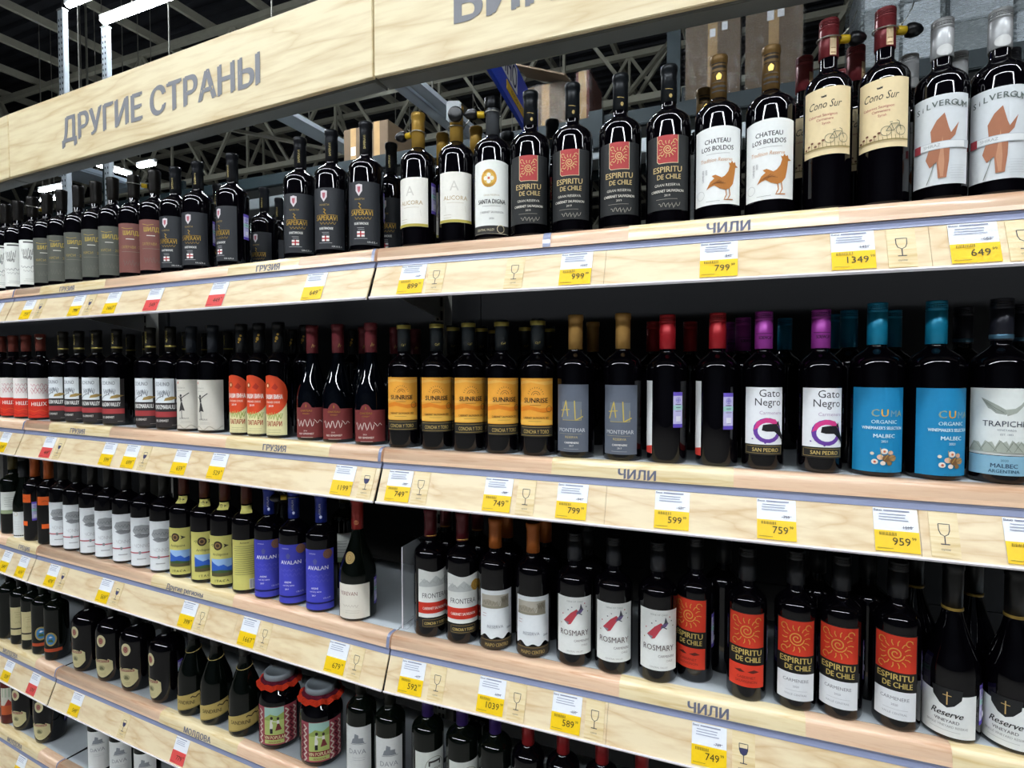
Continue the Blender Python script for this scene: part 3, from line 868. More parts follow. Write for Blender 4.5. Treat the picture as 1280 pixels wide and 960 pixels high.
def lines(cx, v, n, w, dv, hx, t=0.9, jit=0.3):
    rnd = random.Random(int(v * 7 + w))
    return [('R', cx - w / 2 * (1 - jit * rnd.random()), cx + w / 2 * (1 - jit * rnd.random()), v - k * dv - t / 2, v - k * dv + t / 2, hx) for k in range(n)]
def squiggle(cx, cy, w, h, hx, lw=0.9, seed=1, n=26):
    rnd = random.Random(seed)
    return [('S', [(cx - w / 2 + w * i / n, cy + h * (math.sin(i * 1.25 + rnd.random()) * 0.5 + (rnd.random() - .5) * 0.4)) for i in range(n + 1)], lw, hx)]
def bicycle(cx, cy, s, hx):
    it = [('S', ellipse_pts(cx - s * .55, cy, s * .38, s * .38, 16), .8, hx, True), ('S', ellipse_pts(cx + s * .55, cy, s * .38, s * .38, 16), .8, hx, True)]
    for p in [[(-.55, 0), (-.2, .55), (.42, .55), (.0, .0), (-.55, 0)], [(-.2, .55), (.0, 0)], [(.55, 0), (.38, .72), (.2, .8)], [(-.32, .68), (-.1, .68)]]:
        it.append(('S', [(cx + s * x, cy + s * y) for x, y in p], .9, hx))
    return it
def rooster(cx, cy, s, hx):
    pts = [(-.55, .1), (-.75, -.05), (-.95, -.42), (-.72, -.3), (-.55, -.25), (-.3, -.42), (-.02, -.5), (.2, -.42), (.38, -.2), (.45, .1), (.5, .42), (.52, .62), (.72, .66), (.55, .74), (.5, .9), (.4, .84), (.32, .95), (.24, .82), (.14, .86), (.2, .68), (.12, .42), (-.05, .2), (-.2, .12), (-.35, .2), (-.5, .28), (-.68, .24)]
    it = [('P', [(cx + s * x, cy + s * y) for x, y in pts], hx)]
    for x in (.0, .18): it.append(('S', [(cx + s * x, cy - s * .42), (cx + s * (x + .04), cy - s * .75), (cx + s * (x - .08), cy - s * .98), (cx + s * (x + .2), cy - s * .98)], s * .05, hx))
    for k in range(4): it.append(('S', [(cx - s * (.8 - .12 * k), cy - s * (.25 - .05 * k)), (cx - s * (.3 - .1 * k), cy + s * (.0 - .06 * k))], .7, '#7d4a17'))
    return it
def medal(cx, cy, r, hx='#b78a52'):
    return [('E', cx, cy, r, r, hx), ('S', ellipse_pts(cx, cy, r * .75, r * .75, 16), .6, '#6e4d25', True), ('S', ellipse_pts(cx, cy, r * .35, r * .45, 10), .8, '#6e4d25', True)]
def stamp_items():
    return [('R', -10, 10, -34, 34, '#c5bfe6'), ('R', -10, 10, 27, 34, '#6a53c0'), ('R', -10, 10, -34, -27, '#5b46b4'), ('R', -10, 10, 0, 9, '#a8d5cf'),
            ('S', ellipse_pts(0, 19, 5, 5, 8), 1.0, '#8d83cc', True), ('R', -4, 4, 18, 20, '#8d83cc'), ('R', -1, 1, 15, 23, '#8d83cc'), ('R', -6, 6, 10, 11.4, '#54506e'), ('R', -5, 5, 4, 5.2, '#54506e'), ('R', -6, 6, -3, -2, '#6d6a84'),
            ('R', -5, 5, -22, -12, '#e6e4f2')]

TYPES = {}
def T(key, desc, shape, h, r, glass_='black', cap=(0.77, 'foil', '#17171c'), labels=(), prints=None, capprint=None, bands=(), stamp=None, sh=None, capname=None, medal_=None):
    TYPES[key] = dict(desc=desc, shape=shape, h=h, r=r * 0.986, glass=glass_, cap=cap, labels=labels, prints=prints or {}, capprint=capprint, bands=bands, stamp=stamp, sh=sh, medal=medal_)
# labels: (part name, u0, u1, v0 or fn, v1 or fn, colour); prints: {label index: items}

T('white_tall', 'black flared cap and white label', 'bx', 325, 40, cap=(.78, 'flare', '#1b1815'),
  labels=[('label', -42, 42, 16, 168, '#e9ebe4')],
  prints={0: [('R', -20, 22, 158, 163, '#3c3a38')] + squiggle(-8, 125, 34, 26, '#5c5a55', 1.2, 3) + squiggle(-8, 108, 26, 12, '#4a4844', 1.4, 4) + squiggle(0, 75, 60, 8, '#3b3a37', 1.1, 5) + squiggle(4, 62, 50, 6, '#7b7a74', .9, 6) + lines(0, 34, 2, 40, 6, '#9a9a92')})
def olive_print(w2): return {0: [('T', 'ШИЛДА', 4, 128, 13, '#bfa545', 50, True), ('S', [(-26, 150), (-10, 146), (6, 149)], 1.2, '#bfa545')] + lines(-2, 116, 1, 26, 4, '#d9d6cc', 2.2) + [('T', w2, 4, 88, 8, '#a8914a', 62)] + lines(0, 78, 1, 64, 4, '#8e8b7c', .8) + squiggle(0, 45, 44, 14, '#6d6a62', .7, 9)}
T('olive', 'black flared cap and dark olive grey label', 'bx', 325, 41, cap=(.78, 'flare', '#1b1815'), labels=[('label', -43, 43, 16, 166, '#55574f')], prints=olive_print('КИСИ · 2017'))
T('brown', 'black flared cap and reddish brown label', 'bx', 317, 42, cap=(.78, 'flare', '#1b1815'), labels=[('label', -44, 44, 16, 163, '#7a4b44')], prints=olive_print('САПЕРАВИ · 2017'))
T('sap', 'black foil neck and charcoal label with small shield', 'bx', 312, 42, cap=(.755, 'foil', '#202227'), stamp=96,
  labels=[('label', -44, 42, 16, 162, '#22252a')],
  prints={0: [('P', [(-17, 154), (-9, 156), (-1, 154), (-1, 140), (-9, 128), (-17, 140)], '#d9cfd2'), ('P', [(-13, 150), (-5, 150), (-6, 140), (-9, 135), (-12, 140)], '#b5616d'), ('T', 'КАХЕТИ', -8, 119, 4.4, '#b0914a'), ('S', [(-10, 112), (-5, 108), (-9, 104), (-4, 99)], 2.6, GOLD), ('T', 'SAPERAVI', -4, 84, 12, GOLD, 54, True), ('S', [(-30, 97), (24, 97)], 1, GOLD)] + squiggle(0, 77, 40, 5, GOLD, .8, 2) + [('T', 'КАХЕТИНСКОЕ', -4, 62, 5.4, WHT, 34, True)] + lines(-4, 55, 2, 20, 4, '#b9b9b9') + [('R', -14, 4, 34, 47, WHT), ('R', -6.6, -3.4, 34, 47, '#b3242a'), ('R', -14, 4, 39, 42, '#b3242a')] + lines(-4, 30, 1, 40, 4, '#b9b9b9') + [('T', '13% 0,75 л', 22, 20, 4, WHT, 26)]},
  capprint=[('T', 'SAPERAVI', 2, 262, 5.5, '#b7a569', 40, True, 0, True), ('E', 6, 303, 2.6, 2.6, '#a93028')])
T('alic', 'gold cap and plain ivory label', 'bx', 307, 41, cap=(.73, 'foil', '#b8923f'), stamp=84, labels=[('label', -40, 40, 44, 152, '#efece2')],
  prints={0: [('T', 'A', -2, 112, 22, '#d3cfc4', None), ('T', 'ALICORA', 0, 92, 9.5, '#b59a63', 56)] + lines(0, 86, 1, 46, 3, '#c9bfa6', .8) + [('S', [(-24, 66), (-22, 80)], 1, '#dcd7ca'), ('S', [(24, 66), (22, 80)], 1, '#dcd7ca')] + lines(-18, 60, 2, 20, 6, '#c0b9a8', .8) + [('R', -40, 40, 44, 50, '#b9ab4c')]})
T('santa', 'black cap and white label with round gold flower', 'bx', 309, 41, cap=(.72, 'foil', '#53565a'), labels=[('label', -43, 43, 12, lambda u: 166 - 5 * (u / 43) ** 2, '#eef0ea')], bands=[(286, 309, '#15171a', 2.6)],
  prints={0: [('E', -4, 128, 17, 19, '#b98a3c'), ('E', -4, 128, 12, 13, '#d8b55c')] + [('E', -4 + 6.5 * math.cos(k * PI / 2), 128 + 6.5 * math.sin(k * PI / 2), 4.6, 4.6, '#f3efe2') for k in range(4)] + [('E', -4, 128, 2.6, 2.6, '#c85f3a'), ('T', 'GRAN RESERVA', 2, 91, 3.6, '#b5a98b'), ('T', 'SANTA DIGNA', 2, 75, 9.5, '#2d2d2b', 62, True)] + lines(2, 70, 1, 50, 3, '#8d8c84', .8) + [('T', 'CABERNET SAUVIGNON', 2, 55, 4.4, '#5a5953', 52), ('T', '2020', 2, 42, 4, '#5a5953'), ('R', -43, 43, 13, 29, '#2b2a26'), ('T', 'CENTRAL VALLEY', -12, 18, 5, '#d5cba8', 40), ('S', ellipse_pts(22, 22, 8, 8, 14), 1.4, '#d5cba8', True)]})
T('espg', 'black foil neck and charcoal label with red sun crest', 'bx', 309, 42.5, cap=(.77, 'foil', '#1d2125'), stamp=None, labels=[('label', -45, 45, 26, 164, '#191b1c')],
  prints={0: [('P', [(-20, 164), (20, 164), (20, 112), (-16, 112), (-20, 116)], '#d9c9a0'), ('P', [(-19, 164), (19, 164), (19, 113), (-15.5, 113), (-19, 116.5)], '#b23b3c')] + sun(0, 138, 17.5, '#d9bd7c', 1.4) + [('T', 'ESPIRITU', 0, 95, 11, '#c3ab74', 54, True), ('T', 'DE CHILE', 3, 82, 9.5, '#c3ab74', 44, True), ('T', 'GRAN RESERVA', 0, 69, 5, '#d2cdbf', 56), ('T', 'CABERNET SAUVIGNON', 0, 58, 5, '#d9d4c6', 62, True), ('T', '2019', 0, 50, 4, '#d2cdbf')] + lines(0, 45, 1, 54, 3, '#8c887c', .7) + squiggle(4, 34, 40, 9, '#a7a294', .8, 12)},
  capprint=[('S', [(-6, 262), (8, 260)], 1, '#a38a4c'), ('E', 4, 248, 3, 4, '#a38a4c')])
T('chat', 'black and gold cap and white label with orange rooster', 'bx', 309, 42.5, cap=(.745, 'foil', '#7d6136'), labels=[('label', -48, 46, 27, lambda u: 167 - 3 * (u / 48) ** 2, '#edefec')],
  prints={0: [('T', 'CHATEAU', -2, 137, 8.6, '#3b3b3d', 46, True), ('T', 'LOS BOLDOS', -2, 124, 8.6, '#3b3b3d', 58, True)] + lines(-2, 118, 1, 56, 3, '#a7a7a5', .7) + [('T', 'Tradition Reserve', -4, 104, 7, '#cf9f73', 58, False, .3)] + rooster(13, 70, 36, '#b8732a') + [('T', 'CARMENERE', -26, 80, 4, '#77777a', 22, False, 0, True), ('T', '2020', -20, 86, 3.6, '#77777a', 22, False, 0, True), ('S', ellipse_pts(-33, 46, 8, 8, 14), .8, '#c3c5c2', True)] + lines(-10, 33, 1, 26, 3, '#9c9c99', .7), },
  capprint=[('S', ellipse_pts(0, 268, 7, 8, 12), 1.2, '#2a2116', True), ('P', [(-4, 262), (3, 262), (5, 270), (0, 275), (-5, 269)], '#d8b55c'), ('R', -14, 14, 283, 288, '#2a2116'), ('R', -14, 14, 248, 252, '#2a2116'), ('R', -14, 14, 291, 293, '#2a2116'), ('R', -14, 14, 240, 243, '#2a2116'), ('R', -14, 14, 257, 259, '#4a3a20'), ('R', -14, 14, 276, 278, '#4a3a20')])
T('cono', 'ribbed maroon cap and cream label with bicycle', 'bx', 334, 38.5, cap=(.80, 'screw', '#7a2c31'), labels=[('label', -42, 41, 93, 206, '#e8d3a5')],
  prints={0: squiggle(-6, 191, 8, 3, '#2a2622', 1, 2) + [('T', 'Cono Sur', -4, 172, 13, '#2a2622', 52, False, .35)] + [('T', 'Cabernet Sauvignon', -8, 158, 4.6, '#b0535a', 46), ('T', 'Carmenere', -4, 151, 4.6, '#b0535a', 26), ('T', 'Syrah', -2, 144, 4.2, '#b0535a')] + bicycle(15, 119, 20, '#5b5f52') + [('R', -41, 40, 104, 106, '#9b8a56')] + [('E', -36 + 6 * k, 108 + (k * 37 % 11), 2.4, 1.8, '#6d3b2a') for k in range(6)] + [('S', [(-36 + 6 * k, 104), (-37 + 6 * k, 108 + (k * 37 % 11))], .7, '#7b6a3c') for k in range(12)]},
  capprint=[('R', 2, 13, 269, 301, '#d9bf95'), ('R', 3.5, 11.5, 272, 274, '#a07c55'), ('R', 3.5, 11.5, 280, 281.5, '#a07c55')])
T('silver', 'ribbed grey cap and pale grey label with brown gum tree', 'bx', 298, 37.5, cap=(.79, 'screw', '#a3a5a6'), labels=[('label', -44, 43, 24, 166, '#d3d8da')],
  prints={0: [('T', c, -34 + 8.4 * k, 143 + 5 * math.sin(PI * k / 8), 9.5 if c.isupper() else 8, '#5f6a66', None, True) for k, c in enumerate('SiLVERGUM')] + [('P', [(-12, 88), (-14, 110), (-6, 126), (4, 136), (6, 128), (10, 112), (13, 104), (24, 120), (19, 100), (12, 92), (11, 60), (8, 34), (-3, 34), (-5, 60), (-14, 52), (-20, 66), (-16, 80)], '#a4694a'), ('P', [(-3, 60), (2, 100), (5, 60), (4, 36), (0, 36)], '#bf8a68'), ('S', [(-8, 58), (-13, 40), (-18, 26)], 1.2, '#7a8078'), ('R', -44, 43, 80, 92, '#bcc2c6'), ('R', -34, 34, 81, 91, '#dfe2e2'), ('R', -40, -28, 79, 92, '#a23b43'), ('T', 'SHIRAZ', -12, 84, 5, '#9aa0a2', 26)] + lines(24, 52, 6, 26, 4, '#c3c8ca', .8)},
  capprint=[('E', 4, 245, 12, 9, '#c9cac8')])

T('alaz', 'red cap and white and red label', 'bx', 303, 40, cap=(.80, 'foil', '#7d3a30'), labels=[('label', -44, 44, 8, 147, '#f0e9e4')],
  prints={0: squiggle(0, 122, 56, 10, '#c4606a', 1.1, 3) + squiggle(4, 108, 60, 14, '#bf4f5b', 1.3, 7) + squiggle(-2, 98, 54, 12, '#c9737b', 1.1, 8) + [('R', -44, 44, 8, 74, '#d2301d'), ('T', 'НIШХ Я', 4, 50, 13, '#f2e3da', 62, True)] + [('S', [(-42 + 6 * i, 32 + 3 * math.sin(i * 1.1)) for i in range(15)], 2, '#e05a2a'), ('S', [(-42 + 6 * i, 18 + 3 * math.sin(i * 1.3)) for i in range(15)], 2, '#a81f14')]})
TYPES['alazs'] = dict(TYPES['alaz'], capprint=[('E', -2, 291, 11, 8, '#dfe6e0'), ('S', ellipse_pts(-2, 291, 5, 3.4, 10), 1.2, '#4d7a5c', True)])
def valley(key, desc, word, small):
    T(key, desc, 'bx', 308, 42, cap=(.755, 'foil', '#25231f'), bands=[(246, 251, '#c9b765', 1.1)], stamp=None,
      labels=[('label', -44, 34, 8, lambda u: 152 + 4 * math.cos(u * .12), '#2d2828')],
      prints={0: [('P', [(-44, 80), (22, 80), (22, 152), (-44, 152)], '#e6ebee'), ('T', 'ОCHUNO', -14, 130, 12, '#8d9298', 46, True)] + squiggle(-10, 106, 40, 18, '#70767d', 1.6, 5) + squiggle(-8, 110, 30, 14, '#8a9097', 1.4, 6) + [('S', [(-40, 84), (-26, 94), (-10, 100)], 2, '#6b6f74'), ('P', [(-6, 86), (14, 88), (34, 96), (14, 99), (-2, 94)], '#a58a4e'), ('T', word, -8, 62, 13, '#e8e6e1', 62, True), ('R', -44, 34, 38, 54, '#a33a3c'), ('T', small, -14, 24, 7, '#cfcac4', 40, True)] + lines(22, 14, 1, 16, 3, '#9c9892')},
      capprint=[('T', 'ALAZANI', -4, 277, 7, '#c9b765', 34, True, 0, True)])
valley('valley', 'black neck with yellow ring and grey mountain label', 'ALAZAN VALLEY', 'RED, SEMISWEET')
valley('kindz', 'black neck with yellow ring and grey vineyard label with dark lower half', 'KINDZMARAULI', 'RED, SEMISWEET')
T('dancer', 'dark foil neck and cream label with dancing woman', 'bx', 306, 42, cap=(.745, 'foil', '#2b3038'), stamp=100, labels=[('label', -44, 40, 8, 150, '#d9d5c9')],
  prints={0: [('R', -38, -34, 138, 144, '#c76a5a'), ('T', 'Bolero', -26, 124, 7, '#a9a498', 26)] + lines(-24, 118, 1, 30, 3, '#9e998c', .8) + [('P', [(-32, 58), (-26, 86), (-22, 86), (-14, 60), (-23, 62)], '#3e3c3b'), ('P', [(-27, 86), (-29, 98), (-24, 100), (-21, 88)], '#3e3c3b'), ('E', -26, 104, 3.4, 4, '#3e3c3b'), ('S', [(-25, 96), (-14, 104), (-2, 112)], 2.4, '#3e3c3b'), ('S', [(-27, 96), (-34, 102)], 2, '#3e3c3b'), ('S', [(-24, 60), (-23, 40), (-20, 38)], 2, '#5a5754')] + [('T', 'SAPERAVI', -18, 36, 5, '#6d695f', 34)] + lines(-14, 30, 2, 36, 4, '#a5a093', .7) + [('S', [(-42 + 5 * i, 14 + 5 * math.sin(i * .9)) for i in range(17)], 2.6, '#b9b3a3')]})
T('round_', 'black neck with gold emblem and round orange red label', 'bx', 305, 32.5, cap=(.72, 'foil', '#17191c'), stamp=118,
  labels=[('label', -36, 30, 8, 92, '#e9e2ad'), ('round_label', -36, 32, lambda u: 113 - 52 * math.sqrt(max(0, 1 - ((u + 16) / 49) ** 2)), lambda u: 113 + 52 * math.sqrt(max(0, 1 - ((u + 16) / 49) ** 2)), '#dd4a22')],
  prints={0: squiggle(-4, 56, 44, 14, '#9fae5a', 2, 3) + squiggle(-6, 62, 40, 10, '#b9bd6a', 1.8, 4) + [('T', 'ПАПАРИ', -6, 32, 13, '#a83a1e', 44, True)] + lines(-6, 22, 3, 40, 6, '#b7b085', .9),
          1: [('E', -22, 138, 4, 5, '#f0d8b5'), ('E', -22, 138, 8, 8, '#b04a1d'), ('E', -22, 138, 3, 4, '#f0d8b5'), ('P', [(-10, 132), (0, 144), (8, 134), (2, 126)], '#b82f1a'), ('T', 'ВАШИ ВИНА', -6, 103, 12, '#f6efe6', 50, True), ('T', 'КРАСНОЕ СУХОЕ', -8, 92, 5, '#f0dfcf', 40, True), ('T', '2019', -12, 82, 5.5, '#f6efe6', None, True)]},
  capprint=[('E', 0, 262, 4, 5, GOLD), ('E', 3, 272, 3, 3, GOLD), ('E', -3, 254, 2.4, 2.4, GOLD)])
T('maroon', 'maroon capped sloping bottle and maroon label with white signature', 'bg', 294, 40.5, glass_='bluish', cap=(.755, 'foil', '#7a3239'), labels=[('label', -43, 43, 8, lambda u: 84 + 14 * max(0, 1 - (abs(u + 8) / 15) ** 2.2), '#77302f')],
  prints={0: [('P', [(-9, 88), (-8, 94), (-6, 88), (-8, 84)], GOLD), ('T', 'CHATEAU', -8, 74, 5, GOLD, 34, True), ('T', 'WINERY', -8, 67, 3.6, GOLD)] + squiggle(-12, 46, 48, 18, '#f0e6dc', 1.3, 21, 20) + squiggle(22, 50, 20, 8, '#f0e6dc', 1.2, 23, 8) + [('T', '2018', -10, 24, 3.4, '#e6d7cc'), ('T', 'RED SEMISWEET', -8, 16, 4.6, '#e6d7cc', 40, True)] + lines(-8, 9, 1, 40, 3, '#d8c5b8')},
  capprint=[('S', [(2, 236), (5, 246), (7, 236), (9, 242), (12, 240)], .9, '#d9b56a')], sh=.36)
T('sunrise', 'black cap with yellow ring and orange label', 'bx', 290, 38.5, cap=(.77, 'foil', '#23282b'), bands=[(276, 285, '#c9ba62', 1.6)], labels=[('label', -41, 41, 64, 163, '#eea63a'), ('lower_band', -41, 41, 40, 63, '#24221d')],
  prints={0: [('P', [(-41, 150), (-10, 154), (20, 149), (41, 152), (41, 158), (8, 156), (-20, 159), (-41, 156)], '#f2b95a'), ('P', [(-41, 92), (-12, 97), (16, 91), (41, 94), (41, 103), (10, 100), (-16, 106), (-41, 101)], '#e5861f'), ('P', [(-41, 74), (-6, 80), (41, 74), (41, 66), (-41, 66)], '#f4bf52'), ('P', [(-41, 112), (-20, 116), (10, 112), (10, 108), (-41, 107)], '#f3b654')] + [('S', ellipse_pts(0, 127, q, q, 12, 5, 175), 1.0, '#7b4a1c') for q in (5, 9)] + [('S', [(15 * math.cos(a), 127 + 15 * math.sin(a)), (18 * math.cos(a), 127 + 18 * math.sin(a))], 1, '#7b4a1c') for a in [0.2 + .3 * k for k in range(10)]] + [('T', 'SUNRISE', 0, 112, 10.5, '#2a1d12', 54, True)] + lines(0, 107, 1, 30, 3, '#7b4a1c', .7) + [('T', 'CABERNET SAUVIGNON 2021', 0, 78, 4.4, '#4a2c12', 58, True)] + lines(0, 73, 1, 34, 3, '#8b5a24', .6) + [('S', ellipse_pts(30, 99, 6.5, 6.5, 12), .9, '#5b3a1a', True)],
          1: [('S', [(-38, 60), (38, 60)], .8, '#b49a54'), ('S', [(-38, 43), (38, 43)], .8, '#b49a54'), ('T', 'CONCHA Y TORO', 0, 47, 8.4, '#d0b56c', 58)]},
  capprint=[('T', 'CyT', 2, 236, 5, '#b8a658')])
T('mont', 'tan gold cap and slate grey label with gold initials', 'bx', 296, 40, cap=(.755, 'foil', '#bd9250'), labels=[('label', -37, 37, 13, 151, '#5d6471')],
  prints={0: [('R', -21, 21, 78, 116, '#727a82'), ('S', [(-22, 84), (-12, 118), (-8, 86)], 2.2, '#c9b152'), ('S', [(-24, 98), (-4, 100)], 1.6, '#c9b152'), ('S', [(6, 118), (8, 78), (24, 86)], 2.2, '#c9b152'), ('S', [(-20, 78), (20, 78), (20, 100)], 1, '#b8a75a'), ('T', 'MONTEMAR', 0, 54, 8, '#cfd2d4', 58)] + lines(0, 50, 1, 60, 3, '#a9a58a', .6) + [('T', 'RESERVA', 0, 41, 5, '#c9b77a', 46), ('T', 'CARMENERE', 0, 30, 4, WHT, None, True), ('T', '2017', 0, 24, 3.4, WHT)] + lines(0, 19, 1, 36, 3, '#b0b3b6', .6)})
T('red', 'ribbed bright red cap and label turned aside', 'bx', 290, 39, cap=(.765, 'screw', '#b3232c'), stamp=134,
  labels=[('label', -36, 38, 18, 160, '#e4e6e6')], prints={0: [('P', [(-36, 18), (38, 18), (38, 34), (-36, 22)], '#c4382f'), ('P', [(-6, 110), (2, 132), (4, 100), (8, 84), (-4, 84)], '#b32f33'), ('T', 'CARMENERE', 0, 66, 5, '#6b6b70', 40)] + lines(0, 58, 3, 40, 5, '#a9abad')})
T('cat', 'ribbed magenta cap and white label with black cat', 'bx', 290, 37, cap=(.76, 'screw', '#a23ba0'), stamp=100, labels=[('label', -36, 36, 46, 150, '#edeff2'), ('lower_band', -36, 36, 27, 46, '#1d1c19')],
  prints={0: [('T', 'Gato', 10, 133, 14, '#3b3a3e', 38), ('T', 'Negro', 7, 117, 14, '#3b3a3e', 46), ('T', 'Carmenere', 12, 101, 6.5, '#b9a6bd', 40), ('E', 6, 72, 25, 23, '#6a3f9e'), ('P', [(-18, 72), (-12, 88), (4, 95), (20, 92), (28, 80), (14, 84), (2, 82)], '#d43a86'), ('E', 6, 71, 17, 15, '#edeff2'), ('P', [(-2, 82), (10, 84), (22, 84), (30, 74), (36, 62), (36, 54), (28, 62), (18, 70), (4, 70), (-4, 72)], '#16151a'), ('P', [(22, 84), (26, 90), (29, 78)], '#16151a')] + [('S', [(28, 66), (40, 56)], .7, '#16151a'), ('S', [(28, 64), (36, 50)], .7, '#16151a'), ('E', 2, 49, 1.6, 1.2, '#6a3f9e'), ('E', -20, 56, 1.6, 1.2, '#6a3f9e')],
          1: [('S', [(-33, 30), (33, 30), (33, 43), (-33, 43)], .7, '#a5905a', True), ('T', 'SAN PEDRO', 3, 33, 7, '#cbb26c', 46, True)]},
  capprint=[('T', 'SCREWCAP', 2, 238, 6, '#3a1436', 24, True)] + [('R', -16, 16, 248 - k * 0.01, 249, '#4d1a4a') for k in (0,)])
T('teal', 'ribbed turquoise cap and turquoise label with flowers', 'bx', 299, 42, cap=(.755, 'screw', '#1787ab'), labels=[('label', -44, 44, 8, 152, '#1583b5')],
  prints={0: [('T', 'C', -6, 103, 13, '#8fa08c', None, True), ('T', 'U', 8, 103, 13, '#d9a13c', None, True), ('T', 'M', 22, 103, 11, '#6f9bb0', None, True), ('T', 'A', 33, 103, 11, '#8fa08c', None, True), ('T', 'ORGANIC', 8, 91, 6.4, '#bfe0ec', 44, True), ('T', "WINEMAKER'S SELECTION", 6, 81, 5.4, '#d5ecf3', 64, True), ('T', 'MALBEC', 8, 67, 6.6, '#d5ecf3', 36, True), ('T', '2021', 8, 59, 4, '#d5ecf3', None, True)] + [('E', 8 + x, 30 + y, q, q * .9, hx) for x, y, q, hx in [(-14, -4, 5, '#e8e3d6'), (-6, 4, 5, '#e3c1a9'), (0, 14, 5.5, '#efe6da'), (10, 12, 4, '#dcb39a'), (4, 2, 7, '#7d5a3a'), (-2, -6, 4, '#e6d9c8'), (13, 3, 6, '#a88452'), (8, -6, 4, '#8a6b3d'), (-18, 10, 3, '#d9d3c2')]] + [('S', [(8, 30), (18, 46)], .8, '#c9a64c'), ('S', [(4, 30), (2, 50)], .8, '#c9a64c'), ('S', [(12, 30), (26, 36)], .8, '#6d5a35')] + [('E', -14 + 8, 26, 2, 2, '#c8624e'), ('E', 8, 44, 2, 2, '#d07a55'), ('T', 'ARGENTINA', 8, 9, 3.2, '#2d6d8a')]})
T('mount', 'dark cap with pale blue ring and white label with mountains and eagle', 'bx', 299, 42, cap=(.77, 'screw', '#25262f'), bands=[(233, 240, '#5f8aa2', 2.0)], labels=[('label', -45, 45, 46, 153, '#dfe4e0'), ('lower_band', -45, 45, 14, 45, '#85b3c9')],
  prints={0: [('P', [(-24, 138), (-14, 133), (-2, 126), (8, 119), (14, 116), (8, 111), (-4, 113), (-10, 119), (-14, 121), (-20, 131)], '#9aa197'), ('P', [(8, 119), (20, 121), (28, 127), (38, 139), (32, 125), (22, 114), (10, 109)], '#a5aca1'), ('S', [(-22, 135), (-6, 122), (6, 114)], .9, '#767e75'), ('S', [(-18, 130), (-4, 117)], .8, '#767e75'), ('T', 'TRAPICHE', 8, 92, 9.5, '#3d4250', 58), ('T', 'VINEYARDS', 10, 85, 3.4, '#9298a0'), ('T', 'EST. 1883', 10, 78, 3, '#9298a0')] + [('P', [(x, 50), (x + 9, 72 - abs(x) * .12), (x + 13, 66), (x + 18, 70 - abs(x) * .1), (x + 26, 50)], '#a9b0a4') for x in (-44, -26, -8, 8, 20)] + [('S', [(x, 52), (x + 9, 70 - abs(x) * .12), (x + 14, 62), (x + 22, 52)], .9, '#868d82') for x in (-42, -24, -6, 10, 20)],
          1: [('T', '2020', 8, 36, 3.6, '#2f5468'), ('T', 'MALBEC', 8, 26, 7, '#2f4a63', 38, True), ('T', 'ARGENTINA', 8, 18, 5.4, '#2f5468', 40, True)]})

T('greek', 'dark olive glass and pale green and white label', 'bx', 305, 39, glass_='green', cap=(.79, 'foil', '#4c4320'), labels=[('label', -41, 40, 78, 160, '#e3e6df')], prints={0: lines(0, 138, 5, 50, 8, '#8d938a', 1.2) + [('R', -41, 40, 78, 92, '#9aa882')]})
T('slim', 'ribbed black screw cap and narrow white side label', 'bg', 300, 35, glass_='green', cap=(.74, 'screw', '#23262a'), labels=[('label', -30, 14, 0, 96, '#dcdfdd')], prints={0: [('S', ellipse_pts(-14, 88, 7, 7, 12), 1.4, '#b9b08a', True)] + lines(-10, 60, 4, 24, 9, '#b3b5b3')}, sh=.40)
T('orange', 'orange brown cap and orange patches', 'bx', 305, 36, cap=(.76, 'foil', '#b4571f'), stamp=62, labels=[('label', -28, 26, 142, 172, '#e8601d'), ('lower_band', -12, 14, 58, 74, '#e8601d')], prints={0: [('S', [(-10, 154), (0, 158), (10, 154)], 1.2, '#8b3a12')]})
T('land', 'black cap and white label with grey engraving and thin red line', 'bx', 310, 41.3, cap=(.755, 'foil', '#22211f'), labels=[('label', -44, 44, 9, 160, '#e9edef')],
  prints={0: [('S', [(-40, 156), (40, 156)], .7, '#b9bdc0')] + [('P', [(-30, 118), (-22, 134), (0, 138), (20, 134), (30, 120), (22, 108), (0, 112), (-20, 108)], '#a3a6a8'), ('P', [(-26, 104), (-8, 112), (14, 108), (26, 112), (16, 98), (-8, 96)], '#8f9295')] + squiggle(0, 122, 48, 8, '#6f7276', 1.2, 3) + squiggle(0, 106, 40, 6, '#74777a', 1.2, 4) + [('T', 'ЧОNNO', 0, 66, 12, '#c3c5c7', 44), ('R', -44, 44, 48, 52, '#b8606a'), ('E', -6, 50, 4, 5, '#8f9092')] + lines(-4, 30, 1, 30, 5, '#aeb0b3', 3)})
def ylab(): return [('label', -43, 43, 12, 152, '#d6cf74'), ('neck_label', -17, 17, 222, 242, '#d6cf74')]
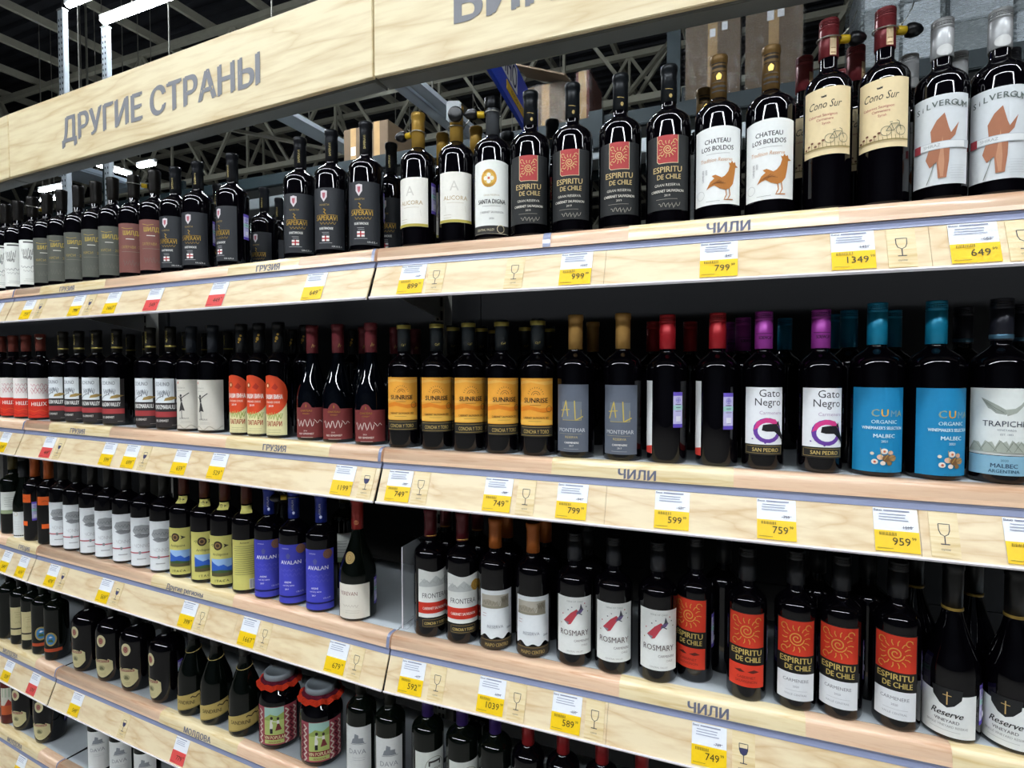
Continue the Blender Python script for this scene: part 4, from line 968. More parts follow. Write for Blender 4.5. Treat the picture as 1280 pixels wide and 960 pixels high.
T('yellow', 'maroon cap and yellow label with blue landscape', 'bx', 312, 41, cap=(.79, 'foil', '#5e2c22'), labels=ylab(),
  prints={0: [('E', -6, 124, 13, 13, '#35281c'), ('E', -6, 124, 8.5, 8.5, '#9b7a4d'), ('E', -6, 124, 5, 5, '#4a3524'), ('P', [(10, 130), (24, 124), (10, 118), (13, 124)], '#3b3a24'), ('S', [(-30, 124), (-20, 128), (-24, 120)], 1.2, '#3b3a24'), ('T', 'Archipoint', 0, 96, 7.5, '#4a4630', 50), ('R', -28, 34, 36, 86, '#9cc0ea'), ('P', [(-28, 80), (-16, 72), (-4, 66), (10, 70), (20, 62), (34, 66), (34, 50), (-28, 50)], '#2f5fc0'), ('R', -28, 34, 36, 51, '#5c5434'), ('P', [(-28, 50), (0, 55), (34, 50), (34, 46), (-28, 46)], '#3f5a34'), ('T', 'I T A C A', 4, 20, 7, '#4a4630', 48, True)], 1: [('E', -4, 232, 5, 5, '#35281c'), ('P', [(4, 235), (10, 232), (4, 229)], '#3b3a24')]})
T('yback', 'maroon cap showing yellow back label with text and barcode', 'bx', 312, 41, cap=(.79, 'foil', '#5e2c22'), labels=ylab(),
  prints={0: [('T', 'Armenia', -4, 142, 5, '#5a5632', 30, True)] + lines(-4, 134, 14, 64, 6, '#8a8550', 1.2, .15) + [('R', 8, 38, 14, 42, '#e6e9ea')] + [('R', 10 + 2.6 * k, 11.4 + 2.6 * k - (k % 3) * .4, 16, 40, '#4a4e63') for k in range(10)]})
T('blue', 'blue cap and bright blue label with bronze medal', 'bx', 300, 41, cap=(.755, 'foil', '#2c3c9c'), labels=[('label', -42, 42, 8, 164, '#4245bd')],
  prints={0: [('T', 'ARMENIA', -16, 152, 3.4, '#c9c9ee'), ('P', [(-8, 142), (-2, 136), (-5, 126), (-11, 126), (-14, 136)], '#5b5ea8'), ('T', 'AVALAN', -2, 112, 10.5, '#eeeefa', 58, True)] + squiggle(0, 96, 62, 6, '#6a6cd0', .8, 3) + squiggle(2, 84, 56, 8, '#6467cc', .8, 4) + [('T', 'ARENI', -10, 62, 5, '#e6e6f6', None, True), ('T', 'red dry wine', -8, 54, 4.4, '#e6e6f6', 34), ('T', '2017', -12, 44, 4, '#e6e6f6', None, True), ('T', '13% 0,75', 22, 36, 4, '#c9c9ee', 20), ('R', -42, 42, 24, 28, '#141654')] + medal(25, 152, 12.5, '#8a6254')},
  capprint=[('T', 'AVALAN', 2, 262, 5.4, '#d9dbf2', 30, True, 0, True), ('E', 2, 242, 3.4, 4.4, '#c9cdf0')])
T('yer', 'red cap and ivory label with gold seal on its shoulder', 'bg', 300, 47, glass_='green', cap=(.74, 'foil', '#98261f'), stamp=82, labels=[('label', -48, 40, 8, 94, '#e5dfd1')],
  prints={0: [('T', 'YEREVAN', -16, 66, 10, '#8a4f44', 48)] + squiggle(-10, 40, 40, 6, '#b3a896', .8, 4) + lines(-8, 28, 2, 44, 5, '#c0b6a4', .7)}, medal_=(-14, 156, 14, '#b79a5e'), sh=.36,
  capprint=[('S', ellipse_pts(0, 240, 5, 5, 12), 1.0, '#d9a06a', True), ('S', [(0, 236), (0, 245)], .9, '#d9a06a')])
T('front', 'dark red cap and white label with red band', 'bx', 296, 40, cap=(.775, 'foil', '#5c1a22'), labels=[('label', -42, 42, 48, lambda u: 158 - 3 * math.cos(u * .08), '#e5e7e2'), ('lower_band', -42, 42, 24, 47, '#1c1a18')],
  prints={0: [('P', [(-40, 126), (-26, 140), (-14, 132), (2, 146), (16, 134), (30, 142), (40, 132), (40, 122), (-40, 120)], '#c3c7c4')] + squiggle(0, 132, 70, 10, '#a9aeab', .9, 5) + [('T', 'FRONTERA', 0, 94, 12, '#4a4a48', 62), ('R', -42, 42, 58, 84, '#c5311f'), ('T', 'CABERNET SAUVIGNON', 0, 67, 6.4, '#f3dcd4', 60, True)],
          1: [('S', [(-30, 27), (30, 27), (30, 43), (-30, 43)], .7, '#a9905a', True), ('T', 'CONCHA Y TORO', 0, 31, 7, '#cbb26c', 52, True)]},
  capprint=[('R', -14, 14, 232, 234, '#c99a4c')])
T('frontm', 'dark red cap, white label with red band and gold medal', 'bx', 296, 40, cap=(.775, 'foil', '#5c1a22'), labels=[('label', -42, 42, 48, lambda u: 158 - 3 * math.cos(u * .08), '#e5e7e2'), ('lower_band', -42, 42, 24, 47, '#1c1a18')],
  prints={0: TYPES['front']['prints'][0] + medal(32, 134, 13, '#bf9440'), 1: TYPES['front']['prints'][1]}, capprint=[('R', -14, 14, 232, 234, '#c99a4c')])
T('house', 'orange cap and white label with sepia house drawing', 'bx', 289, 39, cap=(.77, 'foil', '#b3632a'), labels=[('label', -42, 42, lambda u: 33 + 4 * math.cos(u * .22) - 5 * math.exp(-(u / 14) ** 2), 136, '#e4e8ea'), ('lower_band', -42, 42, 5, 27, '#3a3024')],
  prints={0: [('R', -38, 30, 96, 126, '#b9b3a5'), ('P', [(-36, 98), (-36, 112), (-20, 116), (0, 110), (6, 98)], '#a39b8a'), ('P', [(8, 98), (12, 122), (28, 124), (28, 98)], '#8d8676'), ('R', -38, 30, 96, 101, '#8f8a78')] + squiggle(-12, 108, 40, 10, '#7d7666', 1, 4) + squiggle(18, 114, 18, 12, '#6f6858', 1, 5) + lines(-30, 84, 2, 12, 6, '#b58d8d', 1) + [('T', 'RESERVA', -4, 52, 7, '#8d939b', 42), ('T', '2020', 30, 48, 4.6, '#6d737b', None, True)],
          1: [('S', [(-40, 24), (40, 24)], .8, '#9b8350'), ('T', 'MAIPO CENTRO', 0, 10, 8, '#a68f58', 56, True)]})
T('rosm', 'ribbed black cap and white label with red robed witch', 'bx', 277, 40, cap=(.785, 'screw', '#26272a'), labels=[('label', -42, 42, 27, 149, '#e8eae6')],
  prints={0: [('T', 'WINE OF CHILE', 0, 138, 3.6, '#9b9d99', 40), ('P', [(-24, 98), (-14, 90), (-8, 92), (2, 108), (10, 118), (4, 124), (-8, 116)], '#b8404c'), ('P', [(-24, 98), (-14, 90), (-12, 96)], '#8c8088'), ('P', [(2, 112), (14, 116), (20, 124), (10, 124)], '#6a5a86'), ('P', [(10, 122), (18, 124), (13, 136)], '#4a4d54'), ('S', [(4, 118), (16, 112)], 2, '#5a5d64')] + [('E', x, y, 1.3, 1.3, hx) for x, y, hx in [(-26, 112, '#b8404c'), (-14, 122, '#5a5d64'), (-6, 128, '#8c8f94'), (26, 128, '#5a5d64'), (30, 118, '#8a8d5a'), (-30, 92, '#b09a6a'), (22, 136, '#b8404c')]] + [('T', 'ROSMARY', 0, 68, 12, '#5a4a4a', 64), ('T', 'CARMENERE', 16, 55, 5, '#77706c', 34), ('T', 'CHILE', 22, 46, 4, '#98928e'), ('T', 'CENTRAL VALLEY', 0, 33, 3.4, '#a5a09b')]})
def esp(lower, word): return {0: [('R', -34, 34, 104, 168, '#d83a22')] + sun(0, 136, 27, '#e0a24a', 1.9) + [('T', 'ESPIRITU', 0, 91, 11, '#c8b063', 58, True), ('T', 'DE CHILE', 4, 78, 10, '#c8b063', 46, True), ('R', -34, 34, 30 if lower == '#d83a22' else 22, 72, lower)] + word}
T('espr', 'black neck and black label with two red panels', 'bx', 286, 36.5, cap=(.78, 'screw', '#202124'), stamp=95, labels=[('label', -36, 36, 28, 170, '#191817')],
  prints=esp('#d83a22', [('P', [(-22, 60), (-10, 63), (-2, 58), (-12, 57)], '#5a1d14'), ('P', [(2, 59), (14, 64), (24, 60), (12, 57)], '#5a1d14'), ('T', 'CABERNET', 0, 46, 5, '#7a2114', 36), ('T', 'SAUVIGNON', 0, 38, 5, '#7a2114', 40)]))
T('espc', 'black neck and black label with red sun square over white panel', 'bx', 290, 37, cap=(.78, 'screw', '#202124'), stamp=98, labels=[('label', -36, 36, 20, 170, '#191817')],
  prints=esp('#e2e4e6', [('T', 'CARMENERE', 0, 56, 6, '#77777c', 44), ('T', '2020', 0, 46, 3.8, '#8d8d92')] + lines(0, 40, 1, 50, 3, '#b9bbbd', .6) + [('T', 'VALLE CENTRAL', 0, 31, 3.8, '#9a9a9e')]))
T('reserve', 'gold ringed black neck, sloping shoulders and white vineyard label with black crest', 'bg', 296, 43, cap=(.72, 'foil', '#17181a'), bands=[(214, 219, '#a98c46', 1.2)], stamp=84, labels=[('label', -46, 44, 8, lambda u: 78 + 5 * abs(u / 45), '#e3e5e2')],
  prints={0: [('P', [(-22, 90), (22, 90), (20, 74), (10, 62), (0, 57), (-10, 62), (-20, 74)], '#191a1b'), ('S', [(0, 62), (0, 84)], 1.6, '#c9a86a'), ('S', [(-6, 78), (6, 78)], 1.2, '#c9a86a'), ('T', 'Reserve', 0, 42, 11, '#2e2d2c', 46, True, .4), ('T', 'VINEYARD', 0, 32, 5.4, '#6a6a6a', 40, True), ('T', 'SINGLE VINEYARD RESERVE', 0, 24, 4, '#8d8d8b', 60)] + lines(0, 18, 1, 50, 4, '#b5b6b3', .7)}, sh=.38)
T('cream', 'tall cream label with thin black band', 'bx', 300, 37, glass_='green', cap=(.76, 'foil', '#1b1b1b'), labels=[('label', -38, 38, 40, 150, '#d9cc9a')], prints={0: [('R', -38, 38, 62, 68, '#26211a')] + lines(0, 130, 3, 36, 9, '#a89a68', 1) + squiggle(0, 90, 40, 8, '#b3a672', .8, 3)})
T('dove', 'dark green glass, blue oval picture and orange strip', 'bx', 300, 39, glass_='green', cap=(.76, 'foil', '#1d2a1f'), labels=[('label', -36, 36, 34, 46, '#c4512c')], prints={0: []}, medal_=('oval', 0, 82, 20, 26))
T('flagon', 'squat black bottle with round cream seal and shield label', 'fl', 270, 54, cap=(.80, 'foil', '#1a1a1a'), stamp=104, labels=[('label', -36, 36, lambda u: 18 + 26 * (abs(u) / 36) ** 2, lambda u: 84 - 0.012 * u * u + (6 if abs(u) > 22 else 0), '#d6cb9a')],
  prints={0: [('P', [(-26, 72), (26, 72), (26, 80), (-26, 80)], '#8e3f3c'), ('T', 'КИНДЗМАРАУЛИ', 0, 73.5, 5, '#e8d9b0', 46, True)] + [('E', 0, 52, 12, 10, '#b3ab80'), ('P', [(-9, 46), (-4, 58), (4, 56), (9, 46)], '#77744f')] + lines(0, 34, 2, 30, 5, '#a89e70', .8)}, medal_=('seal', 0, 148, 17, 21))
T('champ', 'sparkling bottle with dark foil, gold cord and slanting gold label', 'ch', 300, 48, glass_='green', cap=(.72, 'foil', '#26282a'), labels=[('label', -56, 56, lambda u: 24 + u * .22, lambda u: 70 + u * .22, '#c3ab63')],
  prints={0: [('T', 'SANDRINI', -8, 40, 12, '#5b4a22', 58, True)] + [('S', [(10 + 5 * i, 60 + 3 * math.sin(i * 1.7) + i) for i in range(8)], 4, '#4a3c1e')] + [('S', [(-54 + 6 * i, 26 + (-54 + 6 * i) * .22) for i in range(19)], 1.4, '#7d6a34')]})
T('jar', 'big wine jar with grey lid, red frilled cloth and embroidery label', 'jar', 208, 60, cap=None, labels=[('label', -58, 66, 18, 128, '#a84a56')],
  prints={0: [('R', -30, 26, 22, 127, '#bfcf78'), ('R', -30, 26, 96, 127, '#a9d0c4'), ('P', [(-30, 96), (-12, 108), (8, 102), (26, 112), (26, 90), (-30, 90)], '#9eb45c')] +
          [('P', [(-14, 62), (-6, 62), (-4, 76), (-7, 84), (-4, 92), (-12, 92), (-13, 80)], '#efece2'), ('R', -13, -5, 52, 66, '#1e1d22'), ('E', -8, 97, 4, 4.6, '#2a211c'), ('P', [(2, 60), (20, 62), (13, 80), (8, 80)], '#7d3234'), ('P', [(6, 80), (14, 80), (13, 90), (7, 90)], '#efece2'), ('E', 10, 95, 3.6, 4.4, '#3a2a20'), ('S', [(-6, 88), (8, 86)], 2, '#efece2')] +
          [('P', [(-34, 34), (34, 34), (34, 48), (-34, 48)], '#8c2430'), ('T', 'VIN POPULAR', 0, 36, 10, '#f0e2b0', 62, True), ('T', 'MOLDOVA', 0, 25, 5, '#8c2430', 36, True)] +
          [('S', [(30 + 9 * (k % 2), 20 + 8.4 * k) for k in range(13)], 4, '#e7d3c8'), ('S', [(42 + 9 * (k % 2), 20 + 8.4 * k) for k in range(13)], 4, '#5d1823'), ('S', [(54 + 8 * (k % 2), 20 + 8.4 * k) for k in range(13)], 3.4, '#e7d3c8'), ('S', [(-46 + 9 * (k % 2), 20 + 8.4 * k) for k in range(13)], 4, '#e7d3c8'), ('S', [(-55 + 8 * (k % 2), 20 + 8.4 * k) for k in range(13)], 3, '#5d1823')]})
T('dava', 'dark bottle with white label and small grey castle', 'bx', 300, 40, glass_='green', cap=(.77, 'foil', '#2b2b26'), labels=[('label', -42, 36, 20, 160, '#e4e6e4')],
  prints={0: [('P', [(-18, 116), (18, 116), (14, 122), (14, 130), (2, 130), (2, 138), (-8, 142), (-10, 130), (-14, 128)], '#8d9298'), ('S', [(-20, 114), (22, 114)], 1, '#6b7076'), ('T', 'DAVA', -2, 88, 13, '#9a9da1', 48)] + lines(0, 78, 2, 40, 6, '#b7b9bb', .8)})
T('purp', 'purple neck and white label with ring monogram', 'bx', 300, 41, glass_='green', cap=(.745, 'foil', '#4b3482'), labels=[('label', -42, 42, 20, 152, '#dfe3dc')],
  prints={0: [('S', ellipse_pts(10, 112, 24, 26, 24), 1.4, '#8c8a76', True), ('R', -6, 26, 124, 129, '#3a3734'), ('R', -6, -2, 116, 129, '#3a3734'), ('R', 22, 26, 116, 129, '#3a3734'), ('T', 'L’CHEVAL', 10, 106, 6, '#6b685c', 40), ('S', [(0, 90), (10, 100), (22, 90)], 1.6, '#6b685c')]})
T('redcap', 'red neck rising behind the lowest price rail', 'bx', 295, 39, cap=(.73, 'foil', '#b02c30'), labels=[('label', -40, 40, 20, 150, '#dcdedc')], prints={0: lines(0, 110, 3, 40, 12, '#8d8f92')})

T('darkb', 'plain dark bottle without a front label', 'bx', 300, 40, glass_='green', cap=(.77, 'foil', '#17181a'), labels=[('label', 60, 90, 40, 130, '#9aa09a')])
T('rose', 'red brown glass and orange and white label', 'bx', 285, 38, glass_='red', cap=(.76, 'foil', '#2a1a18'), labels=[('label', -36, 36, 40, 150, '#d9d6c6')],
  prints={0: [('R', -36, 36, 40, 78, '#c25a2e'), ('P', [(-20, 78), (-6, 104), (8, 84), (22, 100), (30, 78)], '#a83a30')] + [('R', -30 + 12 * k, -24 + 12 * k, 112, 150, '#b9c4a8') for k in range(5)]})
SHAPES = {'bx': bordeaux, 'bg': burgundy, 'ch': champagne, 'fl': flagon, 'jar': jar}
PROTO = {}
def build_type(key):
    """all meshes of one kind of bottle, shared by its copies: [(part name, mesh, [(sub-part, mesh)])]"""
    d = TYPES[key]
    f = SHAPES[d['shape']]
    P = f(d['h'], d['r'], d['sh']) if d['sh'] else f(d['h'], d['r'])
    parts = [('glass_body', lathe('glass_body', [(a / 1000, b / 1000) for a, b in P], G[d['glass']], 32), [])]
    if d['cap']:
        me, rc = capsule(P, d['h'], *d['cap'])
        sub = []
        if d['capprint']:
            cp = [(rc, z) for z in (0, 1, 2, d['h'])]
            sub.append(('lettering', print_mesh('lettering', d['capprint'], wrap(cp, 0.15), metal=METAL, curved=3.0)))
        parts.append(('capsule', me, sub))
    for z0, z1, hx, ex in d['bands']:
        parts.append(('neck_band', ring_band(P, d['h'], z0, z1, hx, ex), []))
    for i, (nm, u0, u1, v0, v1, hx) in enumerate(d['labels']):
        ex = 0.35 + 0.25 * (nm == 'round_label')
        sub = []
        if d['prints'].get(i): sub.append(('lettering', print_mesh('lettering', d['prints'][i], wrap(P, ex), metal=METAL, curved=4.5)))
        parts.append((nm, patch(nm, P, u0, u1, v1, v0, hx, ex), sub))
    if d['stamp'] is not None:
        me = print_mesh('excise_stamp', [tuple(x) for x in stamp_items()], lambda u, v, off: (u, v, off), curved=3.5)
        w = wrap(P, 0.3); R = Matrix.Rotation(math.radians(d['stamp']), 4, 'Z'); vz = d['h'] * (0.36 if d['shape'] != 'bg' else 0.22)
        for v in me.vertices:
            x, y, z = w(v.co.x, v.co.y + vz, v.co.z); v.co = R @ Vector((x, y, z))
        parts.append(('excise_stamp', me, []))
    m = d['medal']
    if m:
        if m[0] == 'seal': it = [('E', m[1], m[2], m[3], m[4], '#d9cfa4'), ('E', m[1], m[2], m[3] * .5, m[4] * .52, '#96504a'), ('S', ellipse_pts(m[1], m[2], m[3] * .62, m[4] * .62, 18), .9, '#a89868', True), ('S', ellipse_pts(m[1], m[2], m[3] * .28, m[4] * .3, 10), .9, '#c9a08a', True)]
        elif m[0] == 'oval': it = [('E', m[1], m[2], m[3], m[4], '#b09a5c'), ('E', m[1], m[2], m[3] * .75, m[4] * .78, '#3f86c0'), ('P', [(-10, 72), (10, 70), (6, 82), (-6, 80)], '#4f6b3a'), ('P', [(-6, 88), (0, 94), (8, 90), (0, 86)], '#e8edf0')]
        else: it = medal(*m)
        parts.append(('seal', print_mesh('seal', it, wrap(P, 0.4), metal=METAL, curved=3.5), []))
    if d['shape'] == 'ch':
        zc = 196; r = radius_at(P, zc) + 1.0
        pts = [(r / 1000 * math.cos(a), r / 1000 * math.sin(a), (zc + 5 * math.sin(a + .6)) / 1000) for a in [2 * PI * k / 20 for k in range(20)]]
        parts.append(('gold_cord', tube('gold_cord', pts, 0.0011, M['cord'], 5, True), []))
    if d['shape'] == 'jar':
        h, r = d['h'] / 1000, d['r'] / 1000
        parts.append(('lid', lathe('lid', [(r * .70, h * .925), (r * .73, h * .93), (r * .73, h * .985), (r * .70, h), (r * .62, h), (r * .60, h * .992), (r * .02, h * .992)], M['lid'], 28), []))
        V, F = [], []; n = 48
        for j, (rr, zz, amp) in enumerate([(.66, .94, 0), (.72, .925, .01), (.88, .90, .02), (1.02, .865, .035), (1.07, .850, .04)]):
            for k in range(n):
                a = 2 * PI * k / n; w = math.sin(a * 12) * amp
                V.append((r * (rr + w * .5) * math.cos(a), r * (rr + w * .5) * math.sin(a), h * (zz + w * .5)))
        for j in range(4):
            for k in range(n): F.append((j * n + k, j * n + (k + 1) % n, (j + 1) * n + (k + 1) % n, (j + 1) * n + k))
        idx = [1 if j < 2 else 0 for j in range(4) for k in range(n)]
        parts.append(('cloth_frill', mesh('cloth_frill', V, F, [M['cloth'], M['clothdark']], idx, True), []))
    PROTO[key] = parts
    return parts

KIND = {'champ': 'sparkling_wine_bottle', 'jar': 'wine_jar'}
def place_bottle(b, l, s, dep, rot, key, label, group, only_body=False):
    if key not in PROTO: build_type(key)
    mw = bay_matrix(b, l) @ Matrix.Translation((s, dep, 0.0)) @ Matrix.Rotation(math.radians(rot), 4, 'Z')
    t = empty(KIND.get(key, 'wine_bottle'), mw, label, 'jar' if key == 'jar' else 'bottle', group)
    for nm, me, sub in PROTO[key]:
        if only_body and nm not in ('glass_body', 'capsule', 'neck_band', 'neck_label', 'label', 'lid', 'cloth_frill'): continue
        if only_body and nm == 'label' and l > 1 and key not in ('purp', 'greek'): continue
        o = put(nm, me, t)
        for sn, sm in sub: put(sn, sm, o)
    return t

# every bottle: (along the shelf, into the shelf, turn in degrees, kind), metres from the shelf's front left corner
FRONT = [
  ('L',1,[(1.249,0.052,45,'white_tall'),(1.343,0.052,44,'white_tall'),(1.432,0.052,43,'white_tall')]),
  ('M',1,[(-0.004,0.052,51,'white_tall'),(0.087,0.053,50,'olive'),(0.175,0.053,44,'olive'),(0.274,0.053,43,'olive'),(0.372,0.053,42,'olive'),(0.462,0.053,45,'olive'),(0.567,0.054,44,'brown'),(0.668,0.054,43,'brown'),(0.764,0.054,26,'sap'),(0.862,0.054,29,'sap'),(1.004,0.054,7,'sap'),(1.254,0.054,34,'sap'),(1.358,0.054,28,'sap'),(1.465,0.054,28,'sap')]),
  ('R',1,[(0.074,0.053,5,'alic'),(0.171,0.053,22,'alic'),(0.258,0.053,17,'santa'),(0.344,0.055,13,'espg'),(0.435,0.055,7,'espg'),(0.533,0.055,8,'espg'),(0.626,0.055,4,'espg'),(0.716,0.055,3,'chat'),(0.805,0.055,-3,'chat'),(0.896,0.051,-8,'cono'),(0.98,0.051,-12,'cono'),(1.06,0.05,-14,'silver'),(1.137,0.052,-17,'silver')]),
  ('L',2,[(1.232,0.052,49,'alaz'),(1.325,0.052,49,'alaz'),(1.421,0.052,53,'alaz'),(1.524,0.052,59,'alazs')]),
  ('M',2,[(0.124,0.054,29,'valley'),(0.22,0.054,28,'valley'),(0.322,0.054,37,'valley'),(0.432,0.054,38,'valley'),(0.604,0.054,33,'kindz'),(0.701,0.054,37,'kindz'),(0.796,0.054,47,'dancer'),(0.89,0.054,35,'dancer'),(1.02,0.044,33,'round_'),(1.089,0.044,32,'round_'),(1.161,0.044,30,'round_'),(1.271,0.053,31,'maroon'),(1.357,0.053,37,'maroon'),(1.461,0.053,31,'maroon')]),
  ('R',2,[(0.022,0.052,22,'sunrise'),(0.11,0.052,27,'sunrise'),(0.191,0.052,34,'sunrise'),(0.272,0.052,32,'sunrise'),(0.356,0.052,12,'sunrise'),(0.439,0.054,3,'mont'),(0.538,0.054,2,'mont'),(0.626,0.053,-96,'red'),(0.719,0.053,-101,'red'),(0.8,0.051,1,'cat'),(0.894,0.051,2,'cat'),(0.982,0.056,-4,'teal'),(1.068,0.056,8,'teal'),(1.157,0.056,-20,'mount')]),
  ('L',3,[(1.251,0.043,59,'greek'),(1.347,0.039,43,'slim')]),
  ('M',3,[(-0.101,0.039,1,'orange'),(-0.01,0.039,45,'orange'),(0.069,0.045,44,'land'),(0.154,0.045,48,'land'),(0.25,0.045,57,'land'),(0.341,0.045,46,'land'),(0.438,0.045,45,'land'),(0.535,0.045,44,'land'),(0.631,0.045,42,'land'),(0.728,0.044,26,'yellow'),(0.823,0.044,49,'yellow'),(0.91,0.044,31,'yellow'),(1.0,0.044,46,'yback'),(1.089,0.044,37,'blue'),(1.182,0.044,35,'blue'),(1.279,0.044,32,'blue'),(1.395,0.05,29,'yer')]),
  ('R',3,[(0.078,0.05,45,'front'),(0.163,0.05,28,'frontm'),(0.247,0.049,28,'house'),(0.338,0.049,19,'house'),(0.433,0.05,15,'rosm'),(0.518,0.05,13,'rosm'),(0.609,0.05,10,'rosm'),(0.681,0.076,-17,'espr'),(0.778,0.046,-2,'espr'),(0.862,0.047,-2,'espc'),(0.937,0.047,-14,'espc'),(1.025,0.047,-16,'espc'),(1.107,0.053,-23,'reserve'),(1.194,0.053,-33,'reserve')]),
  ('L',4,[(1.067,0.046,39,'darkb'),(1.169,0.043,59,'cream'),(1.257,0.043,58,'cream'),(1.338,0.045,52,'dove'),(1.433,0.045,36,'dove')]),
  ('M',4,[(0.084,0.062,7,'flagon'),(0.231,0.062,17,'flagon'),(0.37,0.062,19,'flagon'),(0.529,0.062,-3,'flagon'),(0.673,0.056,30,'champ'),(0.78,0.056,43,'champ'),(0.908,0.056,41,'champ'),(1.04,0.068,33,'jar'),(1.202,0.068,39,'jar'),(1.363,0.048,26,'dava')]),
  ('R',4,[(-0.071,0.05,31,'dava'),(0.04,0.051,40,'purp'),(0.137,0.051,34,'purp'),(0.225,0.051,28,'purp'),(0.31,0.049,19,'redcap'),(0.395,0.049,16,'redcap'),(0.485,0.049,12,'redcap'),(0.573,0.049,8,'redcap')]),
  ('L',5,[(0.972,0.046,55,'rose'),(1.07,0.046,59,'rose'),(1.167,0.062,18,'flagon'),(1.338,0.062,25,'flagon')]),
  ('M',5,[(0.173,0.048,47,'dava'),(0.302,0.048,46,'dava'),(0.441,0.048,44,'dava')]),
]
# bottles standing in the rows behind, seen between the front ones
BEHIND = [
  ('M',1,[(0.738,0.211,'sap'),(0.842,0.3,'sap'),(0.799,0.4,'sap'),(1.442,0.181,'sap')]),
  ('R',1,[(0.073,0.171,'alic'),(0.166,0.167,'alic'),(0.222,0.23,'santa'),(0.347,0.2,'espg'),(0.685,0.175,'chat'),(0.871,0.167,'cono'),(0.957,0.161,'cono'),(0.948,0.25,'cono'),(1.04,0.155,'silver'),(1.12,0.177,'silver'),(1.204,0.2,'mount')]),
  ('M',2,[(0.172,0.25,'valley'),(0.353,0.2,'valley'),(0.491,0.25,'valley'),(0.473,0.336,'valley'),(0.638,0.3,'valley'),(1.147,0.15,'round_'),(0.966,0.277,'round_'),(1.146,0.35,'round_'),(1.347,0.164,'maroon'),(1.423,0.2,'maroon')]),
  ('R',2,[(-0.089,0.29,'maroon'),(0.096,0.162,'sunrise'),(0.148,0.22,'sunrise'),(0.15,0.3,'sunrise'),(0.265,0.227,'sunrise'),(0.305,0.294,'sunrise'),(0.431,0.25,'mont'),(0.579,0.215,'red'),(0.657,0.25,'red'),(0.737,0.3,'cat'),(0.767,0.176,'cat'),(0.86,0.345,'teal'),(0.947,0.272,'teal'),(0.961,0.186,'teal'),(1.042,0.216,'teal'),(1.149,0.194,'mount'),(1.232,0.179,'mount')]),
  ('M',3,[(1.227,0.189,'greek'),(1.041,0.14,'champ')]),
  ('R',3,[(0.075,0.134,'front'),(0.164,0.134,'front'),(0.244,0.13,'house'),(0.341,0.13,'house'),(0.443,0.13,'rosm'),(0.735,0.13,'espr'),(0.909,0.13,'espc'),(0.996,0.13,'espc'),(1.076,0.148,'reserve'),(1.165,0.14,'reserve')]),
  ('R',4,[(0.159,0.132,'purp')]),
]

# ------------------------------------------------------------------ bottles on the shelves
ORD = ['zeroth', 'first', 'second', 'third', 'fourth', 'fifth', 'sixth', 'seventh', 'eighth', 'ninth', 'tenth', 'eleventh', 'twelfth', 'thirteenth']
NUM = ['no', 'one', 'two', 'three', 'four', 'five', 'six', 'seven', 'eight', 'nine', 'ten', 'eleven', 'twelve', 'thirteen']
DESC = {
 'white_tall': 'white label and black flared cap', 'olive': 'olive grey label and black flared cap', 'brown': 'reddish brown label and flared cap',
 'sap': 'charcoal label, small shield and black neck', 'alic': 'plain ivory label and gold cap', 'santa': 'round gold flower on white label', 'espg': 'red sun crest on charcoal label',
 'chat': 'orange rooster on white label', 'cono': 'bicycle on cream label, maroon cap', 'silver': 'brown gum tree on grey label', 'alaz': 'white and red label, red cap',
 'darkb': 'plain dark glass, no front label', 'rose': 'red brown glass, orange and white label',
 'alazs': 'white oval sticker on its red cap',
 'valley': 'gold leaf label and yellow ringed neck', 'kindz': 'grey vineyard label and yellow ringed neck', 'dancer': 'dancing woman on cream label', 'round_': 'round orange red label, cream below',
 'maroon': 'white signature on maroon label', 'sunrise': 'orange label and yellow ringed cap', 'mont': 'gold initials on slate label', 'red': 'bright red cap and purple stamp', 'cat': 'black cat label and magenta cap',
 'teal': 'turquoise label and turquoise cap', 'mount': 'eagle and mountains on white label', 'greek': 'pale green and white label', 'slim': 'narrow white side label, black cap', 'orange': 'orange patches and orange brown cap',
 'land': 'grey engraving, red line, white label', 'yellow': 'blue landscape on yellow label', 'yback': 'yellow back label of text and barcode', 'blue': 'bright blue label and bronze medal',
 'yer': 'red cap, ivory label and gold seal', 'front': 'red band on white label, no medal', 'frontm': 'red band on white label, gold medal', 'house': 'house drawing label and orange cap', 'rosm': 'red robed witch on white label',
 'espr': 'two red panels on black label', 'espc': 'red sun square above white panel', 'reserve': 'gold ringed neck and white crest label', 'cream': 'tall cream label, thin black band', 'dove': 'blue oval picture and orange strip',
 'flagon': 'cream seal and shield label, squat black', 'champ': 'slanting gold label, sparkling wine', 'jar': 'grey lid and red frilled cloth', 'dava': 'small grey castle on white label', 'purp': 'purple neck and ring monogram label', 'redcap': 'red neck under the price rail'}
